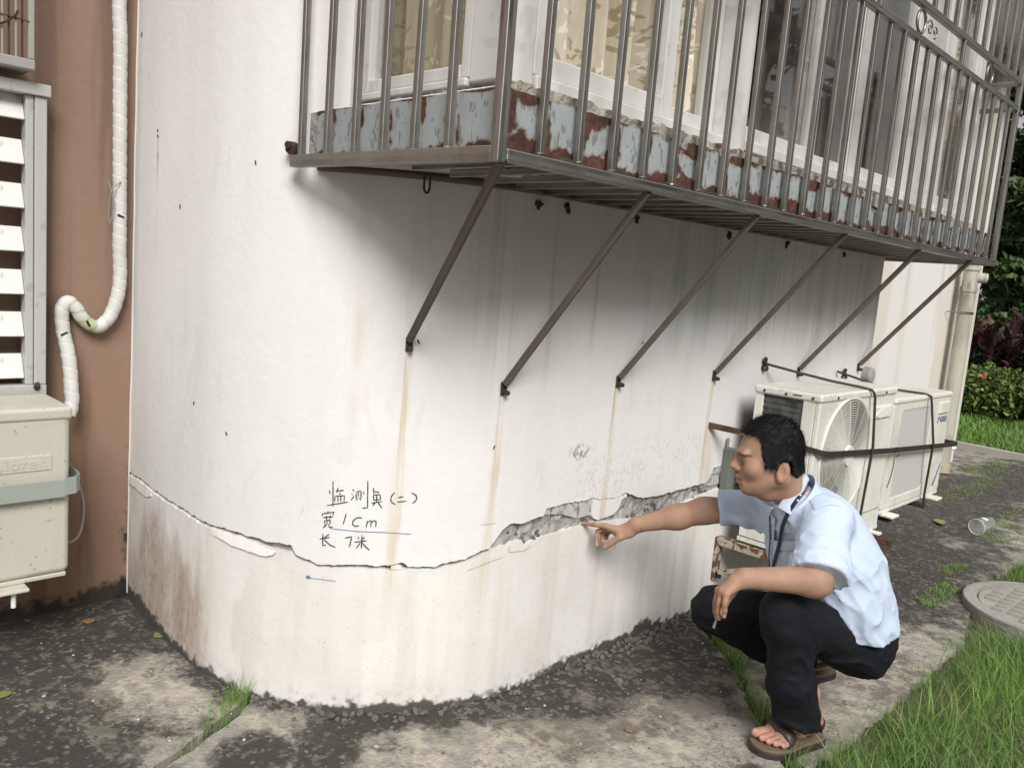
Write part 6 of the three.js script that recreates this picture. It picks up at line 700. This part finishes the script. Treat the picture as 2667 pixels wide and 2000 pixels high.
const lan = part('lanyard', ribbon(smoothF, [[2.465, .875, -1.085], [2.42, .837, -1.088], [2.369, .776, -1.099], [2.323, .704, -1.09], [2.296, .628, -1.087]], .013, .0115), mat(.012, .013, .035, .6), person, 'dark navy lanyard round the neck'); part('lanyard_strap', ribbon(smoothF, [[2.378, .758, -1.159], [2.329, .686, -1.123], [2.299, .625, -1.097]], .006, .0115), mat(.012, .013, .035, .6), lan); for (let k = 0; k < 3; k++) { const p = onCloth(smoothF, V(mix(2.435, 2.405, k / 2.2), mix(.852, .82, k / 2.2), -1.088), .0135), n = grad(smoothF, p), g = new THREE.BoxGeometry(.0055, .0012, .0065); g.applyQuaternion(new THREE.Quaternion().setFromUnitVectors(V(0, 1, 0), n)); g.translate(p.x, p.y, p.z); part('lanyard_lettering', g, mat(.6, .6, .62, .6), lan); }
{ // trousers
  const tf = (x, y, z) => { let d = smin(cap(x, y, z, [2.74, .335, -.975], [2.83, .335, -1.10], .128, .128), cap(x, y, z, J.T4, [2.80, .33, -1.04], .125, .12), .06);
    d = smin(d, cap(x, y, z, [2.73, .315, -.965], J.kneeL, .096, .068), .045); let s = smin(cap(x, y, z, J.kneeL, [2.405, .262, -1.035], .067, .066), cap(x, y, z, [2.405, .262, -1.035], [2.502, .05, -1.024], .066, .069), .03); s = smax(s, .098 - .2 * (x - 2.43) - y, .005); d = smin(d, s, .035);
    d = smin(d, cap(x, y, z, [2.83, .315, -1.12], J.kneeR, .096, .070), .045); let s2 = smin(cap(x, y, z, J.kneeR, [2.72, .215, -1.29], .075, .08), cap(x, y, z, [2.72, .215, -1.29], [2.88, .12, -1.215], .08, .07), .03); s2 = smax(s2, ((x - 2.88) * .84 + (z + 1.215) * .4 - (y - .12) * .3), .005); d = smin(d, s2, .035);
    const w = 0.7 * n3(x * 5, y * 5, z * 5), r1 = 1 - Math.abs(2 * n3(x * 9 + w * 2, y * 17 + w * 3 + x * 8, z * 9) - 1), r2 = 1 - Math.abs(2 * n3(x * 22 + 5, y * 30 + w * 4, z * 22) - 1); return d - 0.011 * (r1 * r1 * r1 - .25) - 0.005 * (r2 * r2 * r2 - .25); };
  part('trousers', nets(tf, V(2.20, -.01, -1.50), V(3.02, .62, -.80), 0.0062), mat(.0065, .0072, .0105, .85, 0, { specularIntensity: .5 }), person, 'black trousers');
}
// sandals
for (const [fr, nm] of [[FL, 0], [FR, 1]]) {
  const sm = mat(.035, .028, .025, .55), lm2 = mat(.042, .028, .024, .5), pts = [[-.012, 0], [-.004, -.030], [.04, -.037], [.10, -.036], [.16, -.052], [.22, -.056], [.252, -.042], [.262, -.018], [.255, .018], [.225, .045], [.17, .056], [.10, .044], [.04, .038], [-.004, .030]], cv = new THREE.CatmullRomCurve3(pts.map(([a, w]) => V(a, w, 0)), true).getPoints(60), s = new THREE.Shape(cv.map((p) => new THREE.Vector2(p.x, p.y)));
  const mk = (h0, h1, sc) => { const g = new THREE.ExtrudeGeometry(s, { depth: h1 - h0, bevelEnabled: true, bevelSize: .003, bevelThickness: .003, bevelSegments: 2 }), p = g.attributes.position; for (let i = 0; i < p.count; i++) { const a = (p.getX(i) - .125) * sc + .125, q = fr.at(a, p.getZ(i) + h0 + .35 * Math.max(0, a - .2) ** 2, p.getY(i) * sc); p.setXYZ(i, q.x, q.y, q.z); } g.computeVertexNormals(); return uvBox(g); };
  const sd = part('sandal', mk(-.030, -.011, 1), sm, person, nm ? 'brown leather sandal with lifted heel' : 'brown leather sandal flat on the ground'); part('footbed', mk(-.0075, -.003, .97), mat(.15, .105, .07, .8), sd);
  const c = fr.at(.12, .05, 0), shell = (reg) => nets((x, y, z) => { const [a, h, w] = fr.to(x, y, z); return smax(Math.abs(footF(a, h, w) - .0022) - .0024, Math.max(reg(a, h, w), -h - .010), .0015); }, c.clone().sub(V(.16, .08, .16)), c.clone().add(V(.16, .10, .16)), .0028);
  part('strap', shell((a, h, w) => Math.abs(a - (.166 - .30 * Math.max(0, w) - .10 * Math.max(0, -w))) - .024), lm2, sd); part('strap', shell((a, h, w) => Math.abs(a - (.118 - .5 * Math.max(0, w))) - .016), lm2, sd); part('heel_strap', shell((a, h, w) => Math.max(Math.abs(h - .052 + .12 * a) - .011, a - .085)), lm2, sd);
  const f0 = (a, h, w) => footF(a, h, w) - .006; for (const [a, w] of [[.118, .020], [.150, .022]]) { let h = .09; for (let k = 0; k < 60 && f0(a, h, w) > 0; k++) h -= .0015; const q = fr.at(a, h, w), g = new THREE.SphereGeometry(.0042, 10, 8); g.translate(q.x, q.y, q.z); part('rivet', g, mat(.6, .6, .58, .3, .8), sd); }
}
solo('pen', bar(V(2.150, .494, -1.169), V(2.132, .449, -1.169), .006), mat(.22, .2, .16, .5), 'thin grey-brown pen held between drooping fingers', 'pen');
renderer.render(scene, camera);
